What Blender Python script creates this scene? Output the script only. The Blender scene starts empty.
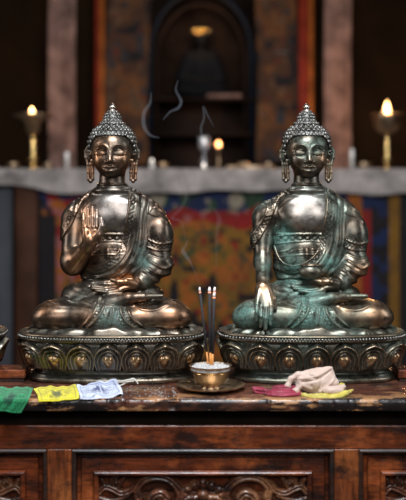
import bpy, math, random
import numpy as np
S = 0.002            # one scene unit used below is 2 mm
F, CX, HY = 950.0, 203.0, 200.0
HC = 177.0           # camera height above the chest top
random.seed(7); rng = np.random.default_rng(7)
scene = bpy.context.scene
COL = scene.collection
f32 = np.float32

def W(x, y, v):      # measured picture position + depth -> place in the room (2 mm units)
    k = (F + v) / F
    return np.array([(x - CX) * k, v, HC - (y - HY) * k])

# ------------------------------------------------------------------ mesh helpers
def raw_mesh(name, verts, faces, smooth=True):
    verts = np.asarray(verts, dtype=np.float64) * S
    me = bpy.data.meshes.new(name)
    if isinstance(faces, np.ndarray) and faces.ndim == 2:
        n, k = faces.shape
        me.vertices.add(len(verts)); me.vertices.foreach_set('co', verts.astype(f32).ravel())
        me.loops.add(n * k); me.loops.foreach_set('vertex_index', faces.astype(np.int32).ravel())
        me.polygons.add(n); me.polygons.foreach_set('loop_start', np.arange(0, n * k, k, dtype=np.int32))
        me.polygons.foreach_set('loop_total', np.full(n, k, dtype=np.int32))
        me.update(calc_edges=True); me.validate()
    else:
        me.from_pydata([tuple(v) for v in verts], [], [tuple(int(i) for i in f) for f in faces]); me.update()
    me.polygons.foreach_set('use_smooth', np.full(len(me.polygons), smooth, dtype=bool))
    me.update()
    return me

def tag(o, label=None, cat=None, group=None, kind=None):
    if label: o['label'] = label
    if cat: o['category'] = cat
    if group: o['group'] = group
    if kind: o['kind'] = kind
    return o

def empty(name, origin, label, cat, group=None, rz=0):
    o = bpy.data.objects.new(name, None); COL.objects.link(o)
    o.location = [c * S for c in origin]; o.rotation_euler = (0, 0, rz); o.empty_display_size = .02
    o['o'] = 0; del o['o']
    return tag(o, label, cat, group)

class MB:
    """collects pieces; build() links them as one mesh object"""
    def __init__(s): s.v = []; s.f = []
    def add(s, v, f):
        b = len(s.v); s.v.extend([tuple(map(float, p)) for p in v]); s.f.extend([tuple(int(i) + b for i in q) for q in f]); return s
    def box(s, x0, x1, y0, y1, z0, z1, bev=0):
        if bev <= 0:
            v = [(x, y, z) for x in (x0, x1) for y in (y0, y1) for z in (z0, z1)]
            f = [(0, 1, 3, 2), (4, 6, 7, 5), (0, 4, 5, 1), (2, 3, 7, 6), (0, 2, 6, 4), (1, 5, 7, 3)]
            return s.add(v, f)
        b = bev; v = []; idx = {}
        def P(*p):
            if p not in idx: idx[p] = len(v); v.append(p)
            return idx[p]
        X = (x0, x1); Y = (y0, y1); Z = (z0, z1); sg = (1, -1)
        def c(i, j, k, ax):
            p = [X[i], Y[j], Z[k]]
            for a, q in ((0, i), (1, j), (2, k)):
                if a != ax: p[a] += sg[q] * b
            return P(*p)
        f = []
        for ax in range(3):
            o = [a for a in range(3) if a != ax]
            for e in (0, 1):
                q = []
                for a, bb in ((0, 0), (1, 0), (1, 1), (0, 1)):
                    t = [0, 0, 0]; t[ax] = e; t[o[0]] = a; t[o[1]] = bb; q.append(c(*t, ax))
                f.append(q)
        for ax in range(3):
            o = [a for a in range(3) if a != ax]
            for a in (0, 1):
                for bb in (0, 1):
                    t0 = [0, 0, 0]; t1 = [0, 0, 0]; t0[o[0]] = t1[o[0]] = a; t0[o[1]] = t1[o[1]] = bb; t1[ax] = 1
                    f.append([c(*t0, o[0]), c(*t1, o[0]), c(*t1, o[1]), c(*t0, o[1])])
        for i in (0, 1):
            for j in (0, 1):
                for k in (0, 1): f.append([c(i, j, k, 0), c(i, j, k, 1), c(i, j, k, 2)])
        return s.add(v, f)
    def lathe(s, prof, c=(0, 0, 0), n=40, wob=None, sx=1, sy=1):
        v = []; f = []
        for j, (r, z) in enumerate(prof):
            for i in range(n):
                a = 2 * math.pi * i / n
                rr = r * (1 + (wob(a, j) if wob else 0))
                v.append((c[0] + rr * sx * math.cos(a), c[1] + rr * sy * math.sin(a), c[2] + z))
        for j in range(len(prof) - 1):
            for i in range(n):
                k = (i + 1) % n
                f.append((j * n + i, j * n + k, (j + 1) * n + k, (j + 1) * n + i))
        if prof[0][0] > 0: f.append(tuple(range(n))[::-1])
        if prof[-1][0] > 0: f.append(tuple((len(prof) - 1) * n + i for i in range(n)))
        return s.add(v, f)
    def tube(s, pts, rad, n=10, flat=1.0):
        pts = np.asarray(pts, float); m = len(pts)
        rad = np.broadcast_to(np.asarray(rad, float), (m,)) if np.ndim(rad) == 0 or len(rad) == m else np.interp(np.linspace(0, 1, m), np.linspace(0, 1, len(rad)), rad)
        T = np.gradient(pts, axis=0); T /= np.linalg.norm(T, axis=1)[:, None] + 1e-9
        up = np.array([0.03, 1.0, 0.05]) if abs(T[0][1]) < .9 else np.array([1.0, 0, 0])
        v = []; f = []
        nrm = up - T[0] * np.dot(up, T[0]); nrm /= np.linalg.norm(nrm)
        for j in range(m):
            nrm = nrm - T[j] * np.dot(nrm, T[j]); nrm /= np.linalg.norm(nrm) + 1e-9
            b = np.cross(T[j], nrm)
            for i in range(n):
                a = 2 * math.pi * i / n
                v.append(pts[j] + rad[j] * (nrm * math.cos(a) * flat + b * math.sin(a)))
        for j in range(m - 1):
            for i in range(n):
                k = (i + 1) % n; f.append((j * n + i, (j + 1) * n + i, (j + 1) * n + k, j * n + k))
        f.append(tuple(range(n))); f.append(tuple((m - 1) * n + i for i in range(n))[::-1])
        return s.add(v, f)
    def ball(s, c, r, nu=10, nv=7, ax=(1, 1, 1)):
        prof = [(math.sin(math.pi * j / nv) * r + (1e-4 if j in (0, nv) else 0), -math.cos(math.pi * j / nv) * r * ax[2]) for j in range(nv + 1)]
        return s.lathe(prof, c, nu, sx=ax[0], sy=ax[1])
    def build(s, name, mat, parent=None, origin=(0, 0, 0), smooth=True, autos=None):
        v = np.array(s.v) - np.array(origin)
        me = raw_mesh(name, v, s.f, smooth)
        import bmesh
        b = bmesh.new(); b.from_mesh(me); bmesh.ops.recalc_face_normals(b, faces=b.faces); b.to_mesh(me); b.free()
        return link(name, me, mat, parent, origin, autos)

def link(name, me, mat, parent=None, origin=(0, 0, 0), autos=None):
    o = bpy.data.objects.new(name, me); COL.objects.link(o)
    if mat is not None: me.materials.append(mat)
    if parent is not None: o.parent = parent
    else: o.location = [c * S for c in origin]
    if autos is not None:
        me.shade_auto_smooth(angle=math.radians(autos)) if hasattr(me, 'shade_auto_smooth') else None
        try: me.set_sharp_from_angle(angle=math.radians(autos))
        except Exception: pass
    return o

def crom(pts, n=8, closed=False):
    P = np.asarray(pts, float); m = len(P); out = []
    rngi = range(m if closed else m - 1)
    for i in rngi:
        if closed: p0, p1, p2, p3 = P[(i - 1) % m], P[i], P[(i + 1) % m], P[(i + 2) % m]
        else: p0, p1, p2, p3 = P[max(i - 1, 0)], P[i], P[i + 1], P[min(i + 2, m - 1)]
        for k in range(n):
            t = k / n
            out.append(.5 * (2 * p1 + (p2 - p0) * t + (2 * p0 - 5 * p1 + 4 * p2 - p3) * t * t + (3 * p1 - p0 - 3 * p2 + p3) * t ** 3))
    if not closed: out.append(P[-1])
    return np.array(out)

# ------------------------------------------------------------------ signed distance modelling
class Prim:
    def __init__(s, kind, g, k, op, **a): s.kind = kind; s.g = g; s.k = k; s.op = op; s.__dict__.update(a)
    def bbox(s):
        m = s.k + 2.5
        if s.kind == 'ell': return s.c - s.r - m, s.c + s.r + m
        r = max(s.ra, s.rb) + m
        return np.minimum(s.a, s.b) - r, np.maximum(s.a, s.b) + r
    def d(s, X, Y, Z):
        if s.kind == 'ell':
            px, py, pz = X - s.c[0], Y - s.c[1], Z - s.c[2]
            if s.rot is not None:
                ca, sa = math.cos(s.rot), math.sin(s.rot)      # turn in the x-z plane
                px, pz = ca * px + sa * pz, -sa * px + ca * pz
            a = (px / s.r[0]) ** 2 + (py / s.r[1]) ** 2 + (pz / s.r[2]) ** 2
            b = (px / s.r[0] ** 2) ** 2 + (py / s.r[1] ** 2) ** 2 + (pz / s.r[2] ** 2) ** 2
            k0 = np.sqrt(a); k1 = np.sqrt(b) + 1e-6
            return k0 * (k0 - 1) / k1
        ab = s.b - s.a; L = float(ab @ ab) + 1e-9
        t = ((X - s.a[0]) * ab[0] + (Y - s.a[1]) * ab[1] + (Z - s.a[2]) * ab[2]) / L
        t = np.clip(t, 0, 1)
        q = np.sqrt((X - s.a[0] - t * ab[0]) ** 2 + (Y - s.a[1] - t * ab[1]) ** 2 + (Z - s.a[2] - t * ab[2]) ** 2)
        return q - (s.ra + t * (s.rb - s.ra))
def ell(c, r, g='', k=4, op='+', rot=None):
    return Prim('ell', g, k, op, c=np.array(c, float), r=np.array(r, float), rot=rot)
def cone(a, b, ra, rb, g='', k=4, op='+'):
    return Prim('cone', g, k, op, a=np.array(a, float), b=np.array(b, float), ra=ra, rb=rb)
def chain(pts, rad, g='', k=3, op='+'):
    pts = [np.array(p, float) for p in pts]
    if not hasattr(rad, '__len__'): rad = [rad] * len(pts)
    return [cone(pts[i], pts[i + 1], rad[i], rad[i + 1], g, k, op) for i in range(len(pts) - 1)]
def smin(a, b, k):
    h = np.maximum(k - np.abs(a - b), 0) / k
    return np.minimum(a, b) - h * h * k * .25
def apply(D, d, p):
    if p.op == '+': return smin(D, d, p.k)
    return -smin(-D, d, p.k)
def sdf_grid(prims, lo, hi, h):
    lo = np.array(lo, float); hi = np.array(hi, float)
    n = np.ceil((hi - lo) / h).astype(int) + 1
    D = np.full(n, 12.0, dtype=f32)
    ax = [(lo[i] + h * np.arange(n[i])).astype(f32) for i in range(3)]
    for p in prims:
        a, b = p.bbox()
        i0 = np.clip(np.floor((a - lo) / h).astype(int), 0, n); i1 = np.clip(np.ceil((b - lo) / h).astype(int) + 1, 0, n)
        if (i1 <= i0).any(): continue
        sl = tuple(slice(i0[i], i1[i]) for i in range(3))
        d = p.d(ax[0][sl[0]][:, None, None], ax[1][sl[1]][None, :, None], ax[2][sl[2]][None, None, :]).astype(f32)
        D[sl] = apply(D[sl], d, p)
    return D, lo
def sdf_points(prims, P):
    X, Y, Z = P[:, 0], P[:, 1], P[:, 2]
    D = np.full(len(P), 60.0)
    for p in prims: D = apply(D, p.d(X, Y, Z), p)
    return D
def surface_nets(D, lo, h):
    Sg = D < 0
    c = Sg[:-1, :-1, :-1].astype(np.int8)
    cnt = np.zeros(c.shape, np.int8)
    offs = [(i, j, k) for i in (0, 1) for j in (0, 1) for k in (0, 1)]
    nx, ny, nz = D.shape
    def sub(A, o): return A[o[0]:nx - 1 + o[0], o[1]:ny - 1 + o[1], o[2]:nz - 1 + o[2]]
    for o in offs: cnt += sub(Sg, o)
    act = (cnt > 0) & (cnt < 8)
    I = np.argwhere(act)
    vals = {o: D[I[:, 0] + o[0], I[:, 1] + o[1], I[:, 2] + o[2]].astype(float) for o in offs}
    acc = np.zeros((len(I), 3)); m = np.zeros(len(I))
    for a in offs:
        for ax in range(3):
            if a[ax]: continue
            b = list(a); b[ax] = 1; b = tuple(b)
            va, vb = vals[a], vals[b]
            cr = (va < 0) != (vb < 0)
            t = np.where(cr, va / np.where(cr, va - vb, 1), 0)
            p = np.tile(np.array(a, float), (len(I), 1)); p[:, ax] = t
            acc += p * cr[:, None]; m += cr
    V = lo + h * (I + acc / m[:, None])
    idx = np.full(act.shape, -1, np.int32); idx[act] = np.arange(len(I))
    Q = []
    for ax in range(3):
        o1, o2 = [(1, 2), (2, 0), (0, 1)][ax]
        a = [slice(None)] * 3; b = [slice(None)] * 3
        a[ax] = slice(0, -1); b[ax] = slice(1, None)
        A = Sg[tuple(a)]; B = Sg[tuple(b)]
        E = np.argwhere(A != B)
        dims = np.array(act.shape)
        ok = (E[:, o1] >= 1) & (E[:, o2] >= 1) & (E[:, o1] < dims[o1]) & (E[:, o2] < dims[o2]) & (E[:, ax] < dims[ax])
        E = E[ok]
        fl = A[E[:, 0], E[:, 1], E[:, 2]]
        def g(d1, d2):
            q = E.copy(); q[:, o1] -= d1; q[:, o2] -= d2
            return idx[q[:, 0], q[:, 1], q[:, 2]]
        q = np.stack([g(1, 1), g(0, 1), g(0, 0), g(1, 0)], 1)
        q[~fl] = q[~fl][:, ::-1]
        Q.append(q)
    return V, np.concatenate(Q)
def vnormals(V, Q):
    n = np.cross(V[Q[:, 2]] - V[Q[:, 0]], V[Q[:, 3]] - V[Q[:, 1]])
    N = np.zeros_like(V)
    for k in range(4):
        for a in range(3): N[:, a] += np.bincount(Q[:, k], n[:, a], len(V))
    return N / (np.linalg.norm(N, axis=1)[:, None] + 1e-9)
def submesh(V, Q, keepv):
    kf = keepv[Q].all(1); Q2 = Q[kf]
    used = np.zeros(len(V), bool); used[Q2.ravel()] = True
    mp = np.cumsum(used) - 1
    return used, mp[Q2]
def pdist(x, y, pts, cat=True):
    """distance to a polyline, and arc length along it"""
    pts = crom(pts, 5) if cat else np.asarray(pts, float)
    best = np.full(x.shape, 1e9); arc = np.zeros(x.shape); L = 0
    for (ax_, ay), (bx, by) in zip(pts[:-1], pts[1:]):
        dx, dy = bx - ax_, by - ay; l2 = dx * dx + dy * dy + 1e-9
        t = np.clip(((x - ax_) * dx + (y - ay) * dy) / l2, 0, 1)
        d = np.hypot(x - ax_ - t * dx, y - ay - t * dy)
        m = d < best; best[m] = d[m]; arc[m] = (L + t * math.sqrt(l2))[m]; L += math.sqrt(l2)
    return best, arc
def inpoly(x, y, poly):
    c = np.zeros(x.shape, bool); n = len(poly)
    for i in range(n):
        x0, y0 = poly[i]; x1, y1 = poly[(i + 1) % n]
        m = ((y0 > y) != (y1 > y)) & (x < (x1 - x0) * (y - y0) / (y1 - y0 + 1e-12) + x0)
        c ^= m
    return c
def sstep(a, b, x):
    t = np.clip((x - a) / (b - a), 0, 1); return t * t * (3 - 2 * t)
def vnoise(P, sc, seed=0):
    """smooth value noise on points"""
    r = np.random.default_rng(seed); T = r.random((32, 32, 32))
    q = np.asarray(P, float) / sc + 1000; i = np.floor(q).astype(int); fr = q - i; fr = fr * fr * (3 - 2 * fr); i %= 32
    j = (i + 1) % 32; out = 0
    for a in (0, 1):
        for b in (0, 1):
            for c in (0, 1):
                w = (fr[:, 0] if a else 1 - fr[:, 0]) * (fr[:, 1] if b else 1 - fr[:, 1]) * (fr[:, 2] if c else 1 - fr[:, 2])
                out = out + w * T[(j if a else i)[:, 0], (j if b else i)[:, 1], (j if c else i)[:, 2]]
    return out
def set_attr(me, name, arr):
    a = me.attributes.new(name, 'FLOAT', 'POINT'); a.data.foreach_set('value', np.asarray(arr, f32))

# ------------------------------------------------------------------ materials
def new_mat(name):
    m = bpy.data.materials.new(name); m.use_nodes = True
    nt = m.node_tree; nt.nodes.clear()
    out = nt.nodes.new('ShaderNodeOutputMaterial'); return m, nt, out
class N:
    def __init__(s, nt): s.nt = nt
    def n(s, t, **kw):
        nd = s.nt.nodes.new(t)
        for k, v in kw.items():
            if k.startswith('i_'): nd.inputs[k[2:].replace('_', ' ')].default_value = v
            else: setattr(nd, k, v)
        return nd
    def l(s, a, b): s.nt.links.new(a, b)
    def noise(s, vec, scale, detail=4, rough=.55, dist=0):
        nd = s.n('ShaderNodeTexNoise'); nd.inputs['Scale'].default_value = scale; nd.inputs['Detail'].default_value = detail
        nd.inputs['Roughness'].default_value = rough; nd.inputs['Distortion'].default_value = dist
        if vec is not None: s.l(vec, nd.inputs['Vector'])
        return nd.outputs['Fac']
    def ramp(s, fac, stops, interp='LINEAR'):
        nd = s.n('ShaderNodeValToRGB'); cr = nd.color_ramp; cr.interpolation = interp
        while len(cr.elements) > 1: cr.elements.remove(cr.elements[-1])
        for i, (p, c) in enumerate(stops):
            e = cr.elements[0] if i == 0 else cr.elements.new(p)
            e.position = p; c = (c, c, c) if not hasattr(c, '__len__') else c; e.color = (*c, 1)
        s.l(fac, nd.inputs['Fac']); return nd.outputs['Color']
    def mix(s, fac, a, b, bt='MIX'):
        nd = s.n('ShaderNodeMix', data_type='RGBA', blend_type=bt)
        for sock, v in ((nd.inputs[0], fac), (nd.inputs[6], a), (nd.inputs[7], b)):
            if hasattr(v, 'is_linked') or hasattr(v, 'links'): s.l(v, sock)
            elif hasattr(v, '__len__'): sock.default_value = (*v, 1)
            else: sock.default_value = v
        return nd.outputs[2]
    def math(s, op, a, b=None, clamp=False):
        nd = s.n('ShaderNodeMath', operation=op, use_clamp=clamp)
        for sock, v in ((nd.inputs[0], a), (nd.inputs[1], b)):
            if v is None: continue
            if isinstance(v, (int, float)): sock.default_value = v
            else: s.l(v, sock)
        return nd.outputs[0]
    def attr(s, name):
        nd = s.n('ShaderNodeAttribute', attribute_name=name); return nd.outputs['Fac']
    def map(s, vec, scale=(1, 1, 1), rot=(0, 0, 0)):
        nd = s.n('ShaderNodeMapping'); nd.inputs['Scale'].default_value = scale; nd.inputs['Rotation'].default_value = rot
        s.l(vec, nd.inputs['Vector']); return nd.outputs['Vector']
    def bump(s, h, strength, dist):
        nd = s.n('ShaderNodeBump'); nd.inputs['Strength'].default_value = strength; nd.inputs['Distance'].default_value = dist
        s.l(h, nd.inputs['Height']); return nd.outputs['Normal']
def put(n, sock, v):
    if isinstance(v, (int, float)): sock.default_value = v
    elif hasattr(v, '__len__'): sock.default_value = (*v, 1)
    else: n.l(v, sock)
def principled(n, out, col, rough, metal=0, normal=None, coat=0, spec=None, sheen=0, trans=0, extra=None):
    p = n.n('ShaderNodeBsdfPrincipled')
    put(n, p.inputs['Base Color'], col); put(n, p.inputs['Roughness'], rough); put(n, p.inputs['Metallic'], metal)
    if normal is not None: n.l(normal, p.inputs['Normal'])
    put(n, p.inputs['Coat Weight'], coat)
    if spec is not None: put(n, p.inputs['Specular IOR Level'], spec)
    if sheen: p.inputs['Sheen Weight'].default_value = sheen
    if trans: p.inputs['Transmission Weight'].default_value = trans
    n.l(p.outputs[0], out.inputs['Surface']); return p
def geo(n): return n.n('ShaderNodeNewGeometry')
def objco(n): return n.n('ShaderNodeTexCoord').outputs['Object']

def bronze(name, dark, copper, green, gamount, wamount, bump=.25):
    m, nt, out = new_mat(name); n = N(nt); co = objco(n)
    g = geo(n).outputs['Pointiness']
    n1 = n.noise(co, 14, 5, .6); n2 = n.noise(co, 55, 5, .65); n3 = n.noise(co, 240, 3, .6)
    wear = n.attr('wear'); pat = n.attr('patina')
    # raised places are rubbed bright, hollows keep the old dark and green crust
    conv = n.ramp(g, [(.505, 0), (.60, 1)]); conc = n.ramp(g, [(.42, 1), (.495, 0)])
    wv = n.math('ADD', n.math('MULTIPLY', n.ramp(n1, [(.46, 0), (.64, 1)]), wamount), wear)
    wv = n.math('ADD', wv, n.math('MULTIPLY', conv, .45))
    wv = n.math('MULTIPLY', wv, n.ramp(n2, [(.3, .45), (.6, 1)]), clamp=True)
    pv = n.math('ADD', n.math('MULTIPLY', n.ramp(n1, [(.36, 1), (.56, 0)]), gamount), pat)
    pv = n.math('ADD', pv, n.math('MULTIPLY', conc, gamount * .8 + .1))
    pv = n.math('MULTIPLY', pv, n.ramp(n2, [(.36, .25), (.58, 1)]), clamp=True)
    base = n.mix(n.ramp(n2, [(.35, 0), (.7, 1)]), dark, tuple(c * 1.9 for c in dark))
    c = n.mix(wv, base, copper)
    chest_sheen = n.math('MULTIPLY', n.attr('silver_or_highlight'), n.ramp(n2, [(.3, .5), (.55, 1)]), clamp=True)  # bright chest highlight put into the colour as a pale silver tone
    c = n.mix(chest_sheen, c, (.52, .47, .43))
    gr = n.mix(n.ramp(n3, [(.35, 0), (.65, 1)]), green, tuple(x * .45 for x in green))
    pv2 = n.math('MULTIPLY', pv, n.math('SUBTRACT', 1.0, n.math('MULTIPLY', wv, .7)), clamp=True)
    c = n.mix(pv2, c, gr)
    metal = n.math('SUBTRACT', .92, n.math('MULTIPLY', pv2, .62), clamp=True)
    ro = n.math('ADD', n.math('MULTIPLY', n.ramp(n2, [(.3, .23), (.75, .44)]), 1.0), n.math('MULTIPLY', pv2, .3), clamp=True)
    hgt = n.math('ADD', n.math('MULTIPLY', n3, .35), n2)
    principled(n, out, c, ro, metal, n.bump(hgt, bump, .0012))
    return m
def simple(name, col, rough, metal=0, nscale=40, var=.35, bump=0, coat=0, sheen=0, spec=None):
    m, nt, out = new_mat(name); n = N(nt); co = objco(n)
    k = n.noise(co, nscale, 4, .6)
    c = n.mix(n.ramp(k, [(.3, 0), (.7, 1)]), tuple(x * (1 - var) for x in col), tuple(min(1, x * (1 + var)) for x in col))
    principled(n, out, c, n.ramp(k, [(.3, max(.03, rough - .08)), (.7, min(1, rough + .08))]), metal, n.bump(k, bump, .001) if bump else None, coat, spec, sheen)
    return m
def wood(name, a, b, c, ax=0, rough=.32, scale=1.0, chips=0, bump=.22, coat=.12):
    m, nt, out = new_mat(name); n = N(nt); co = objco(n)
    sc = [16 * scale] * 3; sc[ax] = 1.7 * scale
    v = n.map(co, tuple(sc))
    g1 = n.noise(v, 3.2, 7, .65, .6); g2 = n.noise(n.map(co, tuple(x * 5 for x in sc)), 3, 4, .6)
    big = n.noise(co, 7 * scale, 5, .62)
    col = n.mix(n.ramp(g1, [(.32, 0), (.68, 1)]), a, b)
    col = n.mix(n.math('MULTIPLY', n.ramp(big, [(.5, 0), (.66, 1)]), .8), col, c)
    blk = n.noise(n.map(co, (1, 1, 2.2)), 12 * scale, 6, .7)
    col = n.mix(n.ramp(blk, [(.47, 0), (.63, .88)]), col, (.008, .007, .007))
    col = n.mix(n.math('MULTIPLY', n.ramp(g2, [(.35, 1), (.5, 0)]), .5), col, (.01, .006, .004))
    if chips:
        ew = n.attr('edge_wear')
        ch = n.noise(n.map(co, (.55, 1, 2.2)), 17, 6, .7)
        col = n.mix(n.math('MULTIPLY', n.ramp(n.noise(n.map(co, (.6, 1, 1.5)), 5, 5, .7), [(.48, 0), (.54, 1)]), n.math('MULTIPLY', ew, .95)), col, (.012, .010, .010))
        col = n.mix(n.math('MULTIPLY', n.ramp(ch, [(.53, 0), (.565, 1)]), n.math('MULTIPLY', ew, chips)), col, (.42, .21, .09))
    ro = n.ramp(n.noise(co, 38, 5, .7), [(.3, rough - .1), (.7, rough + .2)])
    h = n.math('ADD', n.math('MULTIPLY', g2, .5), n.math('ADD', g1, blk))
    principled(n, out, col, ro, 0, n.bump(h, bump, .0016), coat)
    return m
M = {}
M['bronzeA'] = bronze('worn_bronze', (.060, .047, .037), (.37, .19, .10), (.09, .15, .125), .22, .20, .16)
M['bronzeB'] = bronze('verdigris_bronze', (.062, .055, .044), (.38, .23, .13), (.10, .21, .17), .46, .16, .16)
M['baseA'] = bronze('dark_cast_bronze', (.078, .070, .058), (.42, .27, .14), (.09, .14, .12), .30, .06)
M['baseB'] = bronze('green_cast_bronze', (.072, .070, .058), (.42, .28, .15), (.09, .17, .14), .60, .05)
M['hair'] = bronze('curl_bronze', (.060, .058, .054), (.42, .40, .36), (.05, .06, .055), .25, .0)
M['silver_or_highlight'] = simple('silvered_bronze', (.55, .47, .40), .3, 1, 60)
M['top_wood'] = wood('worn_lacquer_wood', (.035, .013, .009), (.17, .055, .030), (.30, .13, .075), 0, .25, 1, .9)
M['rail_wood'] = wood('red_brown_wood', (.028, .008, .005), (.19, .040, .012), (.46, .115, .030), 0, .26)
M['stile_wood'] = wood('upright_wood', (.050, .012, .006), (.27, .068, .018), (.42, .13, .036), 2, .28)
M['carve_wood'] = wood('carved_wood', (.040, .014, .009), (.20, .070, .033), (.40, .18, .08), 0, .27, 1.3)
M['dark_wood'] = wood('blackened_wood', (.012, .007, .005), (.05, .02, .012), (.08, .03, .016), 0, .4)
M['brass'] = simple('old_brass', (.46, .33, .21), .36, 1, 50, .4, .2)
M['gold'] = simple('polished_brass', (.75, .50, .20), .22, 1, 30, .2)
M['goldspot'] = simple('rubbed_brass_spot', (.46, .31, .16), .34, .9, 60, .35, .2)
# ------------------------------------------------------------------ the two statues
CL, CR = 112.5, 311.0
def PL(x, y, v): return W(x, y, v) - np.array([CL - CX, 0, 0])
def PR(x, y, v): return W(x, y, v) - np.array([CR - CX, 0, 0])

def torso_prims():
    p = []
    t = 'torso'
    p += [ell(PL(112, 225, 22), (31, 17, 30), t, 6), ell(PL(112, 262, 19), (28.5, 17, 30), t, 8),
          ell(PL(112.5, 294, 12), (50, 27, 15), t, 10)]
    p += [cone(PL(82, 215, 23), PL(145, 214.5, 23), 12.5, 12.5, t, 6)]
    p += [cone(PL(103, 192.5, 21), PL(79, 212.5, 23), 7.5, 10.5, t, 5), cone(PL(122, 191.5, 21), PL(148, 212, 23), 8, 10.5, t, 5)]
    p += [ell(PL(112, 213, 9.5), (29, 8.5, 19), t, 7), ell(PL(99, 219, 7), (11, 5, 8), t, 7), ell(PL(125, 219, 7), (11, 5, 8), t, 7)]
    p += [ell(PL(112, 262, 6), (22, 9, 16), t, 6), ell(PL(137, 250, 15), (15, 13, 42), t, 7), cone(PL(87, 214, 22), PL(90, 268, 17), 9, 10, t, 6)]
    n = 'neck'
    p += [cone(PL(112, 170, 20), PL(112, 193, 21), 12.4, 14, n, 4), ell(PL(112, 190.5, 20), (20, 15.5, 4.8), n, 4),
          ell(PL(112, 184.5, 20), (15.4, 15, 1.8), n, 1.5)]
    return p
def armR_prims():
    a = 'armR'
    p = [cone(PL(151.5, 219, 22), PL(156.5, 262, 16), 13.2, 13.6, a, 5), ell(PL(160, 236, 19), (12, 14, 20), a, 4),
         cone(PL(158, 264, 14), PL(140, 282.5, -6), 13.2, 7.4, a, 5)]
    h = 'handR'
    p += [cone(PL(143, 281, -4), PL(135, 284.5, -9), 5.6, 5.2, h, 2)]
    p += [cone(PL(135, 285, -9), PL(121, 287, -12), 4.8, 3.6, h, 2.5), cone(PL(134, 286, -14), PL(120, 289.5, -18), 4.4, 3.0, h, 2.5),
          cone(PL(135, 285, -5), PL(121, 286, -6), 4.2, 3.0, h, 2.5)]
    for (b, m, e, r) in (((121, 286.5, -5), (106, 287, -5), (94, 285.6, -6), 2.4), ((121, 287.5, -10), (105, 288.5, -10), (91.8, 286.6, -10), 2.5),
                         ((121, 289, -15), (106, 290.5, -15), (92.5, 288.6, -15), 2.5), ((120.5, 290.5, -19), (109, 292.5, -20), (96.5, 291, -20), 2.2)):
        p += chain([PL(*b), PL(*m), PL(*e)], [r + .3, r, r * .72], h, 1.0)
    p += chain([PL(135, 284, -15), PL(126, 281.8, -18), PL(118, 282, -19), PL(111.5, 280, -18)], [3.6, 3.0, 2.5, 1.9], h, 1.5)
    return p
def leg_prims():
    g = 'legs'
    p = [cone(PL(98, 303, 8), PL(52, 315, -4), 15, 12.4, g, 6), cone(PL(127, 303, 8), PL(172, 314.5, -4), 15, 12.6, g, 6)]
    p += [ell(PL(54, 317, -12), (21, 18, 13.0), g, 6), ell(PL(169.5, 316.5, -12), (21, 18, 13.4), g, 6)]
    p += [cone(PL(52, 317, -15), PL(104, 318, -24), 12.5, 10, g, 6), cone(PL(170, 317, -15), PL(128, 318, -22), 12.5, 9, g, 6)]
    p += [cone(PL(112, 306, -20), PL(100, 318, -26), 9, 8, g, 6), ell(PL(112, 304, -6), (32, 20, 12), g, 6), ell(PL(113, 324, -26), (25, 10, 15), g, 5)]
    f = 'foot'
    p += [cone(PL(108, 303, -22), PL(128, 298.5, -24), 6.5, 5.2, f, 4), cone(PL(128, 298, -23), PL(150, 296.5, -20), 5.2, 4.0, f, 3)]
    for i, (dv, L, r) in enumerate(((-7, 162, 2.3), (-3.6, 161, 1.9), (-.6, 160, 1.8), (2.2, 158.5, 1.7), (4.8, 156.5, 1.6))):
        p += [cone(PL(148, 296.6, -19 + dv * .8), PL(L, 296.2 + .2 * i, -19 + dv), r + .6, r, f, .8)]
    return p
def armL_raised():
    a = 'armL'
    p = [cone(PL(75.5, 220, 21), PL(72.5, 259, 10), 13.0, 11.6, a, 5), ell(PL(72, 262, 9), (11.5, 12, 13), a, 4),
         cone(PL(74, 264, 7), PL(89, 244, -14), 11, 6.6, a, 5)]
    h = 'handL'
    p += [cone(PL(88, 246, -13), PL(91, 240, -16), 6.6, 6.6, h, 3)]
    for bx in (84.6, 88.2, 91.8, 95.2):
        p += [cone(PL(90 + (bx - 90) * .75, 240, -16), PL(bx, 227.5, -16), 3.7, 2.9, h, 2.2)]
    for (bx, mx, tx, ty, r) in ((84.4, 83.6, 83.4, 212.0, 2.05), (88.4, 88.0, 87.8, 207.6, 2.25), (92.6, 92.5, 92.4, 205.6, 2.3), (96.6, 96.7, 96.8, 208.6, 2.2)):
        p += chain([PL(bx, 227, -17), PL(mx, (227 + ty) / 2 + .5, -15.6), PL(tx, ty + 1.6, -13.0)], [r + .1, r - .05, r * .78], h, .4)
    p += chain([PL(94, 241, -17), PL(99.4, 234.5, -20), PL(102.2, 226, -21), PL(101.2, 218.6, -20)], [4.6, 3.5, 2.6, 1.9], h, 1.2)
    p += [ell(PL(97, 237, -20), (4.4, 3, 6.5), h, 2), ell(PL(85.6, 236, -19), (3.2, 2.4, 6.5), h, 2)]
    return p
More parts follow.
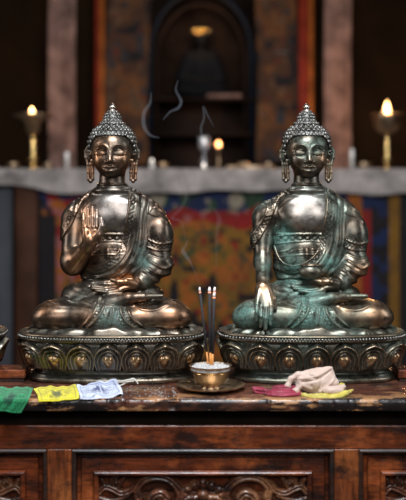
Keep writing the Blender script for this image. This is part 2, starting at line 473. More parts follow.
def armL_down():
    a = 'armL'
    p = [ell(PR(266.8, 217, 22), (12.8, 13.2, 12.5), a, 6), cone(PR(266.5, 219, 22), PR(262.4, 240, 16), 11.6, 9.8, a, 5),
         cone(PR(262.4, 240, 16), PR(262.6, 262, 6), 9.8, 8.6, a, 5), cone(PR(262.6, 262, 6), PR(262.8, 280, -14), 8.6, 6.3, a, 5)]
    h = 'handL'
    p += [cone(PR(262.8, 279, -13), PR(262.8, 287, -22), 6.2, 6.4, h, 3)]
    for kx, ky, tx, ty, r in ((257.2, 305, 256.2, 320.5, 2.1), (261.6, 307, 260.6, 326.5, 2.3), (266.4, 307.5, 265.3, 329.0, 2.35), (271.0, 306, 270.6, 324.5, 2.25)):
        p += [cone(PR(262.8 + (kx - 263) * .6, 288, -24), PR(kx, ky, -36), 4.0, 3.0, h, 2.2)]
        p += chain([PR(kx, ky, -36), PR((kx + tx) / 2, (ky + ty) / 2, -41), PR(tx, ty, -42)], [r + .5, r + .1, r * .78], h, .7)
    p += chain([PR(268, 289, -24), PR(273.2, 299, -29), PR(275, 309, -31)], [3.8, 3.0, 2.0], h, 1.5)
    return p

# layout lines measured on the left statue, in picture pixels
CHEST = [(97, 184), (126.5, 184), (128, 196), (127.2, 208), (125, 222), (123, 236), (119, 248), (113, 256), (104, 262), (94, 264), (86, 260), (82, 250), (80, 238), (82, 220), (86, 205), (92, 194)]
BARLINE = [(99, 183), (92, 192), (84, 201), (78, 213), (72, 226), (65, 237), (58, 247)]

def robe_disp(V, px, py, st, prims, grp):
    """height of cloth over the body, in 2 mm units; below zero = skin"""
    g = {k: sdf_points([p for p in prims if p.g in v], V) for k, v in
         {'bare': ('handL', 'handR', 'foot', 'neck'), 'cloth': ('torso', 'armR', 'legs'), 'armL': ('armL',), 'armR': ('armR',), 'legs': ('legs',), 'torso': ('torso',)}.items()}
    cl = np.minimum(g['cloth'], g['armL'])
    m = (g['bare'] - cl) * .6
    front = V[:, 1] < 22
    ch = crom(CHEST, 4, True); dch, arc = pdist(px, py, np.vstack([ch, ch[:1]]), False)
    ins = inpoly(px, py, ch)
    mc = np.where(ins, -dch, dch); mc = np.where(front, mc, np.maximum(mc, (V[:, 1] - 22) * 1.0))
    arml = g['armL'] < np.minimum(g['torso'], g['legs']) - 1
    bar, barc = pdist(px, py, BARLINE)
    left = px < np.interp(py, [p[1] for p in BARLINE], [p[0] for p in BARLINE])
    mb = np.where(left, bar, -bar); mb = np.where(V[:, 1] > 26, np.maximum(mb, V[:, 1] - 26), mb)
    mb = np.where(py > 250, -6, mb)
    blend = np.clip((np.minimum(g['torso'], g['legs']) - g['armL']) / 2 + .5, 0, 1)
    # the viewer-left arm wears only the shoulder edge of the robe
    strip = px < 92
    mtor = np.where(strip & (py < 225) & front, mb, mc)
    m = np.minimum(m, np.where(arml, mb, mtor))
    m = np.where((g['legs'] < g['torso']) & (g['legs'] < g['armL'] - 1), np.minimum((g['bare'] - cl) * .6, 3), m)
    T = 1.9
    d = -.9 + (T + .9) * sstep(-.4, 1.3, m)
    inside = sstep(1, 2.5, m)
    tor = (g['torso'] < g['legs']) & ~arml
    fr = front & (g['armR'] > 1.2) & tor
    # ornamented border and concentric drapery along the chest opening
    e = np.exp
    right = (px > 100)
    band = .55 * e(-((dch - 1.2) / .7) ** 2) + .5 * e(-((dch - 8.2) / .7) ** 2)
    band += np.where((dch > 2.2) & (dch < 7.2), .22 * np.sin(arc * 1.5) * np.sin((dch - 2.2) * 1.25 + np.sin(arc * .75)), 0)
    fold = np.where(dch > 9, 1.25 * (np.abs(np.sin((dch - 9) * .46 + 1.2 * np.sin(arc * .03))) - .55) * e(-((dch - 12) / 20) ** 2), 0)
    d += np.where(fr & ~ins, (band + fold), 0)
    bb = .5 * e(-((bar - .9) / .7) ** 2) + .5 * e(-((bar - 7.5) / .7) ** 2) + np.where((bar > 2) & (bar < 6.7), .22 * np.sin(barc * 1.3) * np.sin((bar - 2) * 1.3 + np.sin(barc * .65)), 0)
    d += np.where(left & (py < 250), bb, 0) * inside
    # sleeve: hem ornament and gathered folds
    arm = (g['armR'] < g['torso'] + .5) & (g['armR'] < g['legs'])
    sl = np.zeros(len(V))
    for pl, a, w in (([(148, 247), (158, 251), (166, 250.5), (174, 246)], .9, .8), ([(149, 240), (158, 243.5), (166, 243), (174, 239)], .8, .8),
                     ([(150, 254), (158, 258), (166, 258), (173, 254)], -.7, 1.2),
                     ([(150, 262), (156, 266), (164, 268), (171, 264)], 1.2, 1.3), ([(146, 267), (152, 272), (160, 274), (168, 272)], 1.1, 1.2),
                     ([(143, 271), (149, 277), (156, 280), (164, 279)], 1.1, 1.2), ([(140, 275), (145, 281), (151, 285), (158, 285)], 1.0, 1.0),
                     ([(137.5, 278), (141, 283.5), (146, 288)], 1.3, 1.0), ([(148, 204), (153, 208), (160, 211), (167, 217)], 1.0, .9),
                     ([(147, 212), (152, 215), (158, 217), (166, 223)], .7, .8)):
        dd, aa = pdist(px, py, pl); sl += a * e(-(dd / w) ** 2)
    orn = np.where((py > 239) & (py < 250), .2 * np.sin(px * 1.7) * np.sin(py * 1.5), 0)
    sl += orn + .25 * (vnoise(V, 6, 5) - .5) * (py < 240)
    d += np.where(arm, sl, 0) * inside
    if st == 'B':       # gathered cuff above the lowered wrist
        am = (g['armL'] < g['torso']) & (g['armL'] < g['legs'])
        for yy in (259.5, 263, 266.5, 270): sl = sl + 0; d += np.where(am & (py > 240), 1.0 * e(-((py - yy - .05 * (px - 64)) / .9) ** 2), 0)
    # legs: border bands crossing the shins and swinging folds
    lg = np.zeros(len(V))
    LG = (([(107, 299), (104, 308), (98, 318), (88, 327), (74, 333)], 1.3, 1.0), ([(100, 300), (97.5, 308), (92, 317), (82, 325), (68, 330)], 1.1, .9),
          ([(103.5, 299), (101, 308), (95, 317.5), (85, 326), (71, 331.5)], -.6, 1.4),
          ([(60, 300), (70, 302.5), (82, 302), (92, 306), (96, 304)], 1.0, .9), ([(48, 303), (60, 307), (76, 308), (90, 311)], .5, 1.2),
          ([(120, 305), (121, 314), (127, 323), (138, 329), (152, 333)], 1.3, 1.0), ([(127, 304), (128, 312), (133, 320), (144, 325.5), (158, 329)], 1.1, .9),
          ([(123.5, 304), (124.5, 313), (130, 322), (141, 327.5), (155, 331)], -.6, 1.4),
          ([(133, 307), (142, 311), (156, 311), (168, 306)], 1.0, .9), ([(137, 303), (150, 306), (165, 303), (176, 305)], .8, .9),
          ([(112, 300), (113, 312), (110, 326)], .9, 1.3), ([(88, 296), (97, 293), (108, 297)], .9, .9), ([(60, 297), (75, 294), (88, 294)], .8, .9))
    for pl, a, w in LG:
        dd, aa = pdist(px, py, pl); lg += a * e(-(dd / w) ** 2)
        if a > 1.25: lg += np.where((dd < 5) & (dd > 1.4), .3 * np.sin(aa * 1.6) * np.sin(dd * 1.5), 0)
    legm = (g['legs'] < g['torso'] + 1.5) & (g['legs'] < g['armR'] + 1)
    ang = np.arctan2(px - 113, np.maximum(py - 300, 1)); rad_ = np.hypot(px - 113, py - 300)
    lg += np.where((py > 308) & (rad_ > 7), .9 * (np.abs(np.sin(ang * 5.5 + .9)) - .5) * e(-(ang / .75) ** 4), 0)
    d += np.where(legm & (V[:, 1] < 10), lg, 0) * inside
    # belly and lap folds
    lap = .9 * np.sin((py - 262) * .62 + 2.2 * np.sin((px - 112) * .045)) * e(-((py - 279) / 11) ** 2)
    d += np.where(tor & ~ins & (V[:, 1] < 24), lap, 0) * inside
    return d, m, mc, ins & front & tor

def make_body(st, prims, mat_):
    D, lo = sdf_grid(prims, (-84, -46, 40), (84, 50, 208), .62)
    V, Q = surface_nets(D, lo, .62)
    Nn = vnormals(V, Q)
    k = F / (F + V[:, 1]); px = (V[:, 0] + CL - CX) * k + CX; py = HY - (V[:, 2] - HC) * k
    d, m, mc, chestin = robe_disp(V, px, py, st, prims, None)
    return V, Q, Nn, px, py, d, m, mc, chestin

def spots(px, py, V, lst):
    o = np.zeros(len(V))
    for (x, y, r, a) in lst:
        o += a * np.exp(-((px - x) ** 2 + (py - y) ** 2) / (r * r))
    return o * (.6 + .8 * vnoise(V, 7, 3))

# ---- head, in its own coordinates (x right, y back, z up from the middle of the nose bridge)
def head_prims():
    p = [ell((0, 3, 8), (20.6, 23, 24), k=4), ell((0, -4, -3), (17.6, 17.0, 14), k=6), ell((0, -5, 9), (18.6, 16, 14), k=6),
         ell((0, -6, -13), (11.5, 12.5, 7.5), k=8), ell((0, -13.2, -17), (5.2, 4.6, 4.2), k=5),
         ell((-9, -10, -4), (7.6, 8.6, 8), k=6), ell((9, -10, -4), (7.6, 8.6, 8), k=6)]
    p += [cone((0, 6, -8), (0, 6, -30), 12.2, 13, k=6)]
    for s in (-1, 1):
        p += [ell((s * 8.6, -22.5, 3.2), (6.8, 3.4, 4.0), k=3.5, op='-')]
    for s in (-1, 1):
        p += [ell((s * 8.6, -15.1, 2.3), (7.4, 4.4, 4.0), k=1.0)]
        p += chain([(s * 2.9, -19.4, 1.8), (s * 5.5, -19.6, .2), (s * 8.6, -19.5, -.6), (s * 11.8, -18.6, .0), (s * 15.2, -15.4, 2.0)], [.5, .95, 1.1, .95, .4], k=.4, op='-')
        p += chain([(s * 4, -18.9, 6.6), (s * 9, -18.9, 7.4), (s * 14, -15.9, 5.2)], [.2, .35, .2], k=1.5, op='-')
        bp = crom([(s * 1.3, -22.0, 3.5), (s * 2.6, -21.6, 8.2), (s * 6.6, -20.7, 10.9), (s * 12, -18.3, 10.2), (s * 17.2, -12.8, 5.0)], 4)
        p += chain(bp, list(np.interp(np.linspace(0, 4, len(bp)), range(5), [.8, 1.1, 1.15, 1.05, .5])), k=.5)
        p += [ell((s * 3.0, -20.8, -6.0), (2.2, 2.4, 1.9), k=1.2)]
    p += chain([(0, -20.5, 8.5), (0, -21.8, 2), (0, -24.2, -4.6)], [1.5, 1.75, 2.7], k=2)
    p += [ell((0, -24.2, -5.6), (2.6, 2.6, 2.1), k=1.2)]
    p += [ell((0, -16.2, -12.6), (7.6, 5, 5.4), k=4)]
    p += chain([(-6.4, -18.6, -11.6), (-2.6, -21.9, -10.7), (0, -22.0, -11.6), (2.6, -21.9, -10.7), (6.4, -18.6, -11.6)], [.5, 1.3, 1.2, 1.3, .5], k=.8)
    p += [ell((0, -20.5, -15.1), (4.6, 2.4, 1.8), k=.9)]
    p += chain([(-7, -18.6, -12.2), (-3, -22.1, -13.1), (0, -22.6, -13.3), (3, -22.1, -13.1), (7, -18.6, -12.2)], [.5, .75, .75, .75, .5], k=.4, op='-')
    p += chain([(-3, -20.2, -17.6), (3, -20.2, -17.6)], .9, k=1.5, op='-')
    p += [ell((0, -20.6, 11.6), (1.3, 1.2, 1.3), k=.5)]
    for s in (-1, 1):
        p += chain([(s * 20.4, 0, 9), (s * 24.2, 1, 9.8), (s * 26.9, 1.5, 5.6), (s * 26.8, 1, -1), (s * 24.6, .4, -8), (s * 24.4, -.4, -16), (s * 23.8, -1, -23), (s * 21.6, -1.2, -25.4), (s * 19.4, -1.2, -23), (s * 19.2, -1, -16), (s * 20.4, -.6, -8), (s * 20.6, -1, -4)],
                   [1.6, 1.7, 1.7, 1.6, 1.5, 1.4, 1.6, 1.6, 1.5, 1.3, 1.5, 1.6], k=1.0)
        p += [ell((s * 23.4, 1.8, 3), (3.4, 1.5, 7), k=1), ell((s * 21.8, .4, -14), (2.2, .7, 9.5), k=.6), ell((s * 22.4, -1, 2), (1.3, 1.3, 1.6), k=.8)]
    return p
HEADO = PL(112, 156.6, 17)
def make_head():
    D, lo = sdf_grid(head_prims(), (-31, -29, -34), (31, 29, 35), .42)
    V, Q = surface_nets(D, lo, .42)
    return V, Q
HV, HQ = make_head()
def snail(mb, c, nrm, r):
    """one hair curl: a bead with a raised tip"""
    nrm = np.array(nrm, float); nrm /= np.linalg.norm(nrm)
    t = np.cross(nrm, (0, 0, 1)) if abs(nrm[2]) < .95 else np.cross(nrm, (1, 0, 0)); t /= np.linalg.norm(t); b = np.cross(nrm, t)
    v = []; f = []; prof = [(.98, -.35), (1.06, .1), (.86, .55), (.52, .78), (.50, .70), (.22, 1.08)]; n = 7
    for j, (rr, hh) in enumerate(prof):
        for i in range(n):
            a = 2 * math.pi * i / n + j * .35
            v.append(np.array(c) + r * (rr * (math.cos(a) * t + math.sin(a) * b) + hh * nrm))
    for j in range(len(prof) - 1):
        for i in range(n): f.append((j * n + i, j * n + (i + 1) % n, (j + 1) * n + (i + 1) % n, (j + 1) * n + i))
    v.append(np.array(c) + r * 1.15 * nrm); L = len(v) - 1; j = len(prof) - 1
    for i in range(n): f.append((j * n + i, j * n + (i + 1) % n, L))
    mb.add(v, f)
def make_hair():
    mb = MB(); o = HEADO
    C = np.array((0, 4.5, 10)); R = np.array((24.2, 24.4, 23.0))
    def limit(a):           # how low the hair reaches at angle a (0 = front)
        fr = math.cos(a)
        return 20.2 - .5 * (1 - fr) if fr > .72 else (20 - (0.72 - fr) * 26 if fr > .1 else 3.9 - (0.1 - fr) * 26)
    def sq(th, a):      # a fuller, domed cap
        s_ = abs(math.sin(th)) ** .80; c_ = math.copysign(abs(math.cos(th)) ** .92, math.cos(th))
        return np.array((s_ * math.sin(a), -s_ * math.cos(a), c_))
    # cap
    v = []; f = []; na, nt = 64, 18
    for j in range(nt + 1):
        for i in range(na):
            a = 2 * math.pi * i / na; zl = max(limit(a), -10)
            th0 = math.acos(max(-1, min(1, (zl - C[2]) / R[2]))); th = th0 * (j / nt) + 1e-3
            q = C + R * sq(th, a)
            if j == nt: q = q - .12 * (q - C) * np.array((1, 1, 0))
            v.append(q + o)
    for j in range(nt):
        for i in range(na):
            k = (i + 1) % na; f.append((j * na + i, (j + 1) * na + i, (j + 1) * na + k, j * na + k))
    mb.add(v, f)
    r = 2.2
    th = .42; row_i = 0
    while th < 2.6:
        ring = 2 * math.pi * R[0] * math.sin(th); n = max(6, int(ring / (2 * r * 1.10))); row = int(th * 100)
        for i in range(n):
            a = 2 * math.pi * (i + .5 * (row_i % 2)) / n
            q = C + R * sq(th, a); z = q[2]
            if z < limit(a) + 1.2: continue
            snail(mb, q + o, (q - C) / R ** 2, r)
        row_i += 1; th += 2 * r * 1.02 / 23.5
    # a tidy row along the hairline
    for i in range(38):
        a = 2 * math.pi * (i + .5) / 38; z = max(limit(a), -9.5) + .6
        th = math.acos((z - C[2]) / R[2]); q = C + R * sq(th, a)
        snail(mb, q + o, (q - C) / R ** 2, 2.0)
    # the raised knot, in two tiers
    for (cz, rx, rz, zs) in ((33.0, 12.0, 5.4, (33.6, 36.8)), (37.5, 8.4, 9.5, (40.0, 43.2, 45.8))):
        prof = [(rx * math.cos(t), cz + rz * math.sin(t)) for t in np.linspace(-.3, 1.56, 12)]
        mb.lathe(prof, (o[0], o[1] + 4.5, o[2]), 32)
        for z in zs:
            rr = rx * math.sqrt(max(0, 1 - ((z - cz) / rz) ** 2)); n = max(5, int(2 * math.pi * rr / 4.1))
            for i in range(n):
                a = 2 * math.pi * (i + .5 * (int(z) % 2)) / n
                q = np.array((rr * math.sin(a), 4.5 - rr * math.cos(a), z)); snail(mb, q + o, (math.sin(a), -math.cos(a), .45), 1.8)
    return mb
HAIR = make_hair()
FIN = MB().lathe([(4.2, 45.6), (4.6, 46.6), (3.4, 47.4), (2.3, 48.0), (3.3, 49.2), (3.7, 50.6), (3.1, 52.2), (1.6, 53.6), (.5, 54.8), (.02, 55)], (HEADO[0], HEADO[1] + 4.5, HEADO[2]), 18)

# ---- lotus pedestal
NE = 2.7
def sup(th, a, b):
    c, s_ = math.cos(th), math.sin(th)
    return a * math.copysign(abs(c) ** (2 / NE), c), b * math.copysign(abs(s_) ** (2 / NE), s_)
NS = 720
def ringpts(off):        # evenly spaced points of the oval, with outward normals; starts at the front middle
    th = np.linspace(-math.pi / 2, 1.5 * math.pi, 4001)
    p = np.array([sup(t, 82, 40) for t in th])
    L = np.concatenate([[0], np.cumsum(np.hypot(*np.diff(p, axis=0).T))]); s = np.linspace(0, L[-1], NS, endpoint=False)
    x = np.interp(s, L, p[:, 0]); y = np.interp(s, L, p[:, 1])
    tx = np.roll(x, -3) - np.roll(x, 3); ty = np.roll(y, -3) - np.roll(y, 3); l = np.hypot(tx, ty)
    nx, ny = ty / l, -tx / l
    return x, y, nx, ny, L[-1]
RX, RY, RNX, RNY, PER = ringpts(0)
def ringloop(off, z): return np.stack([RX + RNX * off, RY + RNY * off, np.full(NS, z)], 1)
def loft(prof, step=3, cap=True):
    mb = MB(); v = []; n = NS // step
    for off, z in prof: v.extend(ringloop(off, z)[::step])
    f = []
    for j in range(len(prof) - 1):
        for i in range(n):
            k = (i + 1) % n; f.append((j * n + i, j * n + k, (j + 1) * n + k, (j + 1) * n + i))
    if cap:
        f.append(tuple(range(n))[::-1]); f.append(tuple((len(prof) - 1) * n + i for i in range(n)))
    return mb.add(v, f)
FOOT = loft([(-1.5, 0), (0, .8), (.6, 2.6), (0, 4.4), (-2.2, 5.4), (-2.6, 6.6), (-4.5, 8.0), (-6.0, 10), (-5, 12.5), (-4, 14)])
CORE = loft([(-5, 12), (-1, 16), (3.2, 22), (5.6, 29), (6.4, 35), (5.5, 38.5), (5.2, 40.0), (8.2, 41.2)])
RIM = loft([(5.5, 40.2), (9.2, 41.2), (10.6, 42.6), (9.6, 43.4), (9.2, 44.5), (9.8, 45.6), (10.5, 46.4), (9.9, 47.6), (7.5, 48.2)])
NPET = 16
def petal_mesh(i0):
    """one carved lotus petal wrapped on the pedestal; i0 = ring index of its middle"""
    na, nb = 40, 34; v = []; half = PER / NPET * .575; ds = PER / NS
    for j in range(nb + 1):
        b = j / nb
        z = 13.0 + 27.0 * b; off = .5 + 8.6 * b ** .8
        for i in range(na + 1):
            a = -1 + 2 * i / na
            wid = .88 + .12 * math.sin(min(1, b / .62) * math.pi / 2)
            aa = a / wid
            sidx = i0 + a * half / ds
            k0 = int(math.floor(sidx)) % NS; k1 = (k0 + 1) % NS; t = sidx - math.floor(sidx)
            x = RX[k0] * (1 - t) + RX[k1] * t; y = RY[k0] * (1 - t) + RY[k1] * t
            nx = RNX[k0] * (1 - t) + RNX[k1] * t; ny = RNY[k0] * (1 - t) + RNY[k1] * t
            bb = (b - .36) / .60
            r = math.hypot(aa, max(bb, 0)) if b > .36 else abs(aa) + .35 * (.36 - b) ** 1.5
            # broad heart-less lobe with nested ribs and a two-lobed boss
            g = lambda c, w: math.exp(-((r - c) / w) ** 2)
            h = -3.6 + 4.6 / (1 + math.exp((r - .985) * 34))
            h += 3.4 * g(.88, .09) + 3.2 * g(.65, .08) + 1.8 * g(.45, .055) - .9 * g(.56, .05) - 1.2 * g(.78, .045)
            tip = math.exp(-((a / .20) ** 2)) * sstep(.80, 1.0, np.float64(b)); h += 1.8 * tip
            edge = sstep(.5, 1.0, np.float64(b)) * 1.6 * math.exp(-((r - .92) / .16) ** 2); h += edge
            if b < .06: h -= 2.0 * (1 - b / .06)
            bs = max(math.exp(-(((abs(a) - .15) / .19) ** 2) - ((b - .42) / .12) ** 2), math.exp(-((a / .19) ** 2) - ((b - .30) / .13) ** 2)); h += 3.4 * bs
            v.append((x + nx * (off + h), y + ny * (off + h), z + 1.2 * tip, bs))
    arr = np.array(v); P = arr[:, :3]; wear = arr[:, 3]
    f = []
    for j in range(nb):
        for i in range(na):
            q = j * (na + 1) + i; f.append((q, q + 1, q + na + 2, q + na + 1))
    return P, np.array(f), wear
def bead_rim():
    mb = MB(); n = int(PER * 1.13 / 3.2)
    for i in range(n):
        k = int(i * NS / n) % NS
        mb.ball((RX[k] + RNX[k] * 10.6, RY[k] + RNY[k] * 10.6, 44.4), 1.4, 7, 5)
    return mb
def seat_cloth():
    """the robe's hem spread over the pedestal top, rippled, with a fan of cloth between the shins"""
    nr, na = 44, 240; v = []
    for j in range(nr + 1):
        r = j / nr
        for i in range(na):
            th = 2 * math.pi * i / na
            wv = 1 + .022 * math.sin(th * 22) + .015 * math.sin(th * 9 + 1)
            x, y = sup(th, 85 * r * wv, 44 * r * wv)
            z = 48.2 + 2.6 * (1 - max(0, (r - .80) / .20) ** 2)
            z += .8 * math.sin(th * 22 + r * 5) * sstep(.55, .9, np.float64(r))
            z += .9 * math.exp(-((r - .93) / .03) ** 2) + sstep(.45, .7, np.float64(r)) * .75 * abs(math.sin(r * 17 + 1.3 * math.sin(th * 11) + .8 * math.sin(th * 23)))
            fx, fy = x / 36.0, (y + 30) / 17.0
            q = math.exp(-(fx * fx + fy * fy))
            ang = math.atan2(x, -(y - 4) + 1e-6)
            z += 4.0 * q + 1.2 * q * math.sin(ang * 15)
            if j == nr: z = 47.6
            v.append((x, y, z))
    f = []
    for j in range(nr):
        for i in range(na):
            k = (i + 1) % na; f.append((j * na + i, (j + 1) * na + i, (j + 1) * na + k, j * na + k))
    return MB().add(v, f)
BEADS = bead_rim(); HEM = seat_cloth()
PETALS = [petal_mesh(NS * i / NPET + .5) for i in range(NPET)]

def make_statue(cx, st, label):
    org = (cx - CX, 0, 0)
    root = empty('buddha_statue', org, label, 'statue', 'seated bronze statues on the chest top')
    bm_ = M['bronzeA'] if st == 'A' else M['bronzeB']; bs = M['baseA'] if st == 'A' else M['baseB']
    prims = torso_prims() + armR_prims() + leg_prims() + (armL_raised() if st == 'A' else armL_down())
    V, Q, Nn, px, py, d, m, mc, chestin = make_body(st, prims, bm_)
    if st == 'A':
        wear = [(88, 232, 12, 1.1), (90, 213, 8, .9), (73, 268, 12, .5), (82, 258, 12, .7), (45, 310, 9, .8), (58, 322, 10, .4), (88, 318, 8, .6), (120, 281, 11, 1.0), (130, 283, 7, .8), (140, 311, 10, .9), (178, 315, 13, .8), (160, 322, 9, .5), (160, 207, 7, .5), (98, 258, 5, .3)]
        pat = [(143, 262, 9, 1.2), (141, 248, 6, .8), (150, 286, 8, .6), (112, 268, 12, .35), (100, 315, 8, .35), (140, 292, 9, .3), (108, 320, 12, .4), (84, 300, 10, .3), (113, 322, 20, .55), (150, 303, 6, .5)]
    else:   # same layout lines, shifted to the other statue's own colouring
        s = 199.0
        wear = [(263 - s, 290, 10, .45), (258 - s, 285, 5, .5), (265 - s, 300, 7, .6), (292 - 192.5, 223, 7, .9), (318 - s, 280, 8, 1.2), (338 - s, 308, 10, .9), (372 - s, 310, 14, .9), (355 - s, 322, 9, .5), (352 - 192, 207, 7, .5), (308 - 192.5, 215, 12, .35), (285 - s, 312, 8, .4), (360 - 192, 268, 8, .8), (351 - 192, 272, 7, .7)]
        pat = [(279 - 192.5, 235, 11, 1.3), (285 - 192.5, 262, 10, 1.1), (258 - 192.5, 268, 9, 1.0), (240 - s, 312, 13, 1.2), (300 - s, 290, 18, .9), (330 - s, 262, 9, 1.2), (283 - s, 320, 10, .9), (300 - s, 318, 14, .9), (262 - s, 324, 10, .8), (330 - s, 300, 10, .5), (320 - s, 330, 20, .4), (345 - s, 290, 8, .8)]
    wv, pv = spots(px, py, V, wear), spots(px, py, V, pat)
    # body: figure and head in one mesh
    hv = HV + HEADO
    nb = len(V)
    # chest and skin sink a hair under the cloth where it is covered
    Vb = V - Nn * np.where(m > 1.5, .5, 0)[:, None]
    AV = np.vstack([Vb, hv]); AQ = np.vstack([Q, HQ + nb])
    me = raw_mesh('body', AV, AQ)
    hw = np.zeros(len(hv)); hp = np.zeros(len(hv))
    if st == 'A':
        for (x, z, r, a) in ((-14, 2, 6, .9), (-14, -8, 8, .9), (15, -6, 8, .8), (16, 4, 5, .4), (0, 14, 12, .25), (-12, 12, 7, .5), (22, -15, 8, .6), (-22, -15, 8, .5)):
            hw += a * np.exp(-((HV[:, 0] - x) ** 2 + (HV[:, 2] - z) ** 2) / r ** 2)
    else:
        for (x, z, r, a) in ((15, -6, 7, .9), (13, 0, 4, .4), (-16, 8, 6, .4), (-10, -8, 5, .3), (22, -15, 8, .5), (-22, -15, 8, .3)):
            hw += a * np.exp(-((HV[:, 0] - x) ** 2 + (HV[:, 2] - z) ** 2) / r ** 2)
    hw = np.where(HV[:, 1] < 6, hw, 0)
    fr_ = (V[:, 1] < 14)
    chest_sheen = np.exp(-((px - 112) / 19) ** 4 - ((py - 211) / 20) ** 4) * fr_ * (.45 if st == 'A' else .7)  # colour mask of the painted highlight on the upper chest
    set_attr(me, 'silver_or_highlight', np.concatenate([chest_sheen, 0 * hw])); set_attr(me, 'wear', np.concatenate([wv, hw])); set_attr(me, 'patina', np.concatenate([pv, hp]))
    link('body', me, bm_, root)
    # outer robe
    keep = d > -.85
    used, Q2 = submesh(V, Q, keep)
    RV = (V + Nn * d[:, None])[used]
    me = raw_mesh('robe', RV, Q2); set_attr(me, 'wear', wv[used] * .8); set_attr(me, 'patina', pv[used])
    link('robe', me, bm_, root)
    # inner garment across the belly, with ornamented band, sash and knot
    mu = np.minimum(py - 232.5, -mc + 2.5)
    mu = np.where(chestin | ((mc < 3) & (V[:, 1] < 15)), mu, -5)
    tg = sdf_points([p for p in prims if p.g == 'torso'], V)
    mu = np.where(tg > .8, -5, mu)
    e = np.exp
    du = -.5 + 1.7 * sstep(-.3, .8, mu)
    for yy, a, w in ((233.6, .6, .6), (241.5, .6, .7), (250, .7, .8), (255, .5, .8)): du += a * e(-((py - yy - ((px - 110) / 22) ** 2 * 1.5) / w) ** 2)
    du += np.where((py > 234.5) & (py < 241), .45 * np.sin(px * .9) * np.sin((py - 234.5) * .97 + .3), 0)
    for (x, y, r, a) in ((108, 251.5, 3.2, 1.8), (101, 251, 3, .8), (115, 250, 3, .8), (108, 257, 2.0, .9)): du += a * e(-((px - x) ** 2 + (py - y) ** 2) / r ** 2)
    used, Q2 = submesh(V, Q, mu > -.45)
    me = raw_mesh('inner_garment', (V + Nn * du[:, None])[used], Q2); set_attr(me, 'wear', wv[used]); set_attr(me, 'patina', pv[used])
    link('inner_garment', me, bm_, root)
    HAIR.build('hair', M['hair'], root)
    tag(FIN.build('finial', M['silver_or_highlight'], root), 'small pale metal jewel on the hair knot')
    HEM.build('robe_hem', bs, root)
    base = CORE.build('lotus_pedestal', bs, root)
    FOOT.build('pedestal_foot', bs, base); RIM.build('pedestal_rim', bs, base)
    BEADS.build('beaded_rim', M['hair'], base)
    for P, f, wr in PETALS:
        me = raw_mesh('lotus_petal', P, f); set_attr(me, 'wear', np.clip(wr * 2.6 - .4, 0, 1.6)); set_attr(me, 'patina', np.zeros(len(P)))
        link('lotus_petal', me, bs, base)
    if st == 'B':
        b = MB(); c = PR(310.5, 277, -15)
        k = .985
        b.lathe([(5, .5), (8.5, 2), (11.0, 5), (12.0, 8), (11.4, 11), (9.6, 13), (9.2, 13.6), (10.6, 14.6), (10.2, 15.4), (8.8, 15.2), (8.0, 13), (9.0, 9), (6, 4), (.01, 3)], (c[0], c[1], c[2] - 3), 40, sy=.9)
        ob = b.build('alms_bowl', bm_, root); tag(ob, 'small round bronze bowl held in the lap')
    return root
statA = make_statue(CL, 'A', 'dark bronze seated Buddha with one palm raised, standing left of the incense bowl')
statB = make_statue(CR, 'B', 'green-tinged bronze seated Buddha touching the ground and holding a small bowl')
def copy_tree(o, parent=None):
    c = o.copy(); COL.objects.link(c)
    if parent is not None: c.parent = parent
    for ch in list(o.children): copy_tree(ch, c)
    return c
stat3 = copy_tree(statA); stat3.location.x = (-87 - CX) * S
stat3['label'] = 'lotus pedestal of a third bronze statue, mostly cut off at the left picture edge'
# ------------------------------------------------------------------ more materials
def attrcol(name, attr, rough=.8, sheen=.2, bump=.3, metal=0, nsc=60):
    m, nt, out = new_mat(name); n = N(nt); co = objco(n)
    nd = n.n('ShaderNodeAttribute', attribute_name=attr)
    k = n.noise(co, nsc, 3, .6)
    c = n.mix(n.math('MULTIPLY', n.ramp(k, [(.35, 1), (.6, 0)]), .35), nd.outputs['Color'], (.02, .015, .012))
    principled(n, out, c, rough, metal, n.bump(n.noise(co, 300, 2), bump, .0006), 0, .12, sheen); return m
M['cove'] = simple('dull_black_molding', (.010, .006, .004), .8, 0, 20, .5, .2, spec=.06)
M['flagcloth'] = attrcol('printed_flag_cloth', 'col', .8, .2, .4, 0, 30)
M['brocade'] = attrcol('embroidered_brocade', 'col', .75, .2, .3, 0, 9)
M['crimson'] = simple('crimson_silk', (.21, .010, .032), .5, 0, 25, .35, .2, 0, .1)
M['cream'] = simple('cream_silk', (.52, .38, .31), .55, 0, 20, .12, .2, 0, .3)
M['yellow'] = simple('yellow_silk', (.42, .34, .045), .5, 0, 25, .3, .2, 0, .3)
M['runner'] = simple('white_altar_cloth', (.25, .22, .205), .9, 0, 9, .6, .3, spec=.1)
M['scarf'] = simple('aged_silk_scarf', (.17, .105, .088), .85, 0, 9, .7, .2, spec=.1)
M['curtain'] = simple('grey_curtain_cloth', (.06, .062, .07), .9, 0, 4, .3, .2, spec=.1)
M['redpost'] = simple('painted_red_post', (.16, .018, .008), .6, 0, 8, .5, spec=.1)
M['orangepost'] = simple('ochre_painted_edge', (.26, .075, .014), .6, 0, 8, .5, spec=.1)
M['wall'] = simple('dark_plaster', (.018, .009, .004), .9, 0, 3, .4, .3, spec=.05)
M['old_wood'] = simple('smoke_blackened_wood', (.016, .008, .005), .7, 0, 6, .6, .3, spec=.12)
M['post_wood'] = simple('brown_altar_post_wood', (.045, .018, .010), .7, 0, 6, .6, .3, spec=.12)
M['floor'] = wood('floor_boards', (.02, .011, .007), (.06, .03, .016), (.09, .045, .02), 1, .5)
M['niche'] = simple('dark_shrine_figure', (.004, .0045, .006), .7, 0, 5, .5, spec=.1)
M['blue'] = simple('blue_painted_wood', (.004, .007, .014), .6, 0, 8, .5, spec=.15)
M['wax'] = simple('white_wax', (.75, .72, .68), .4)
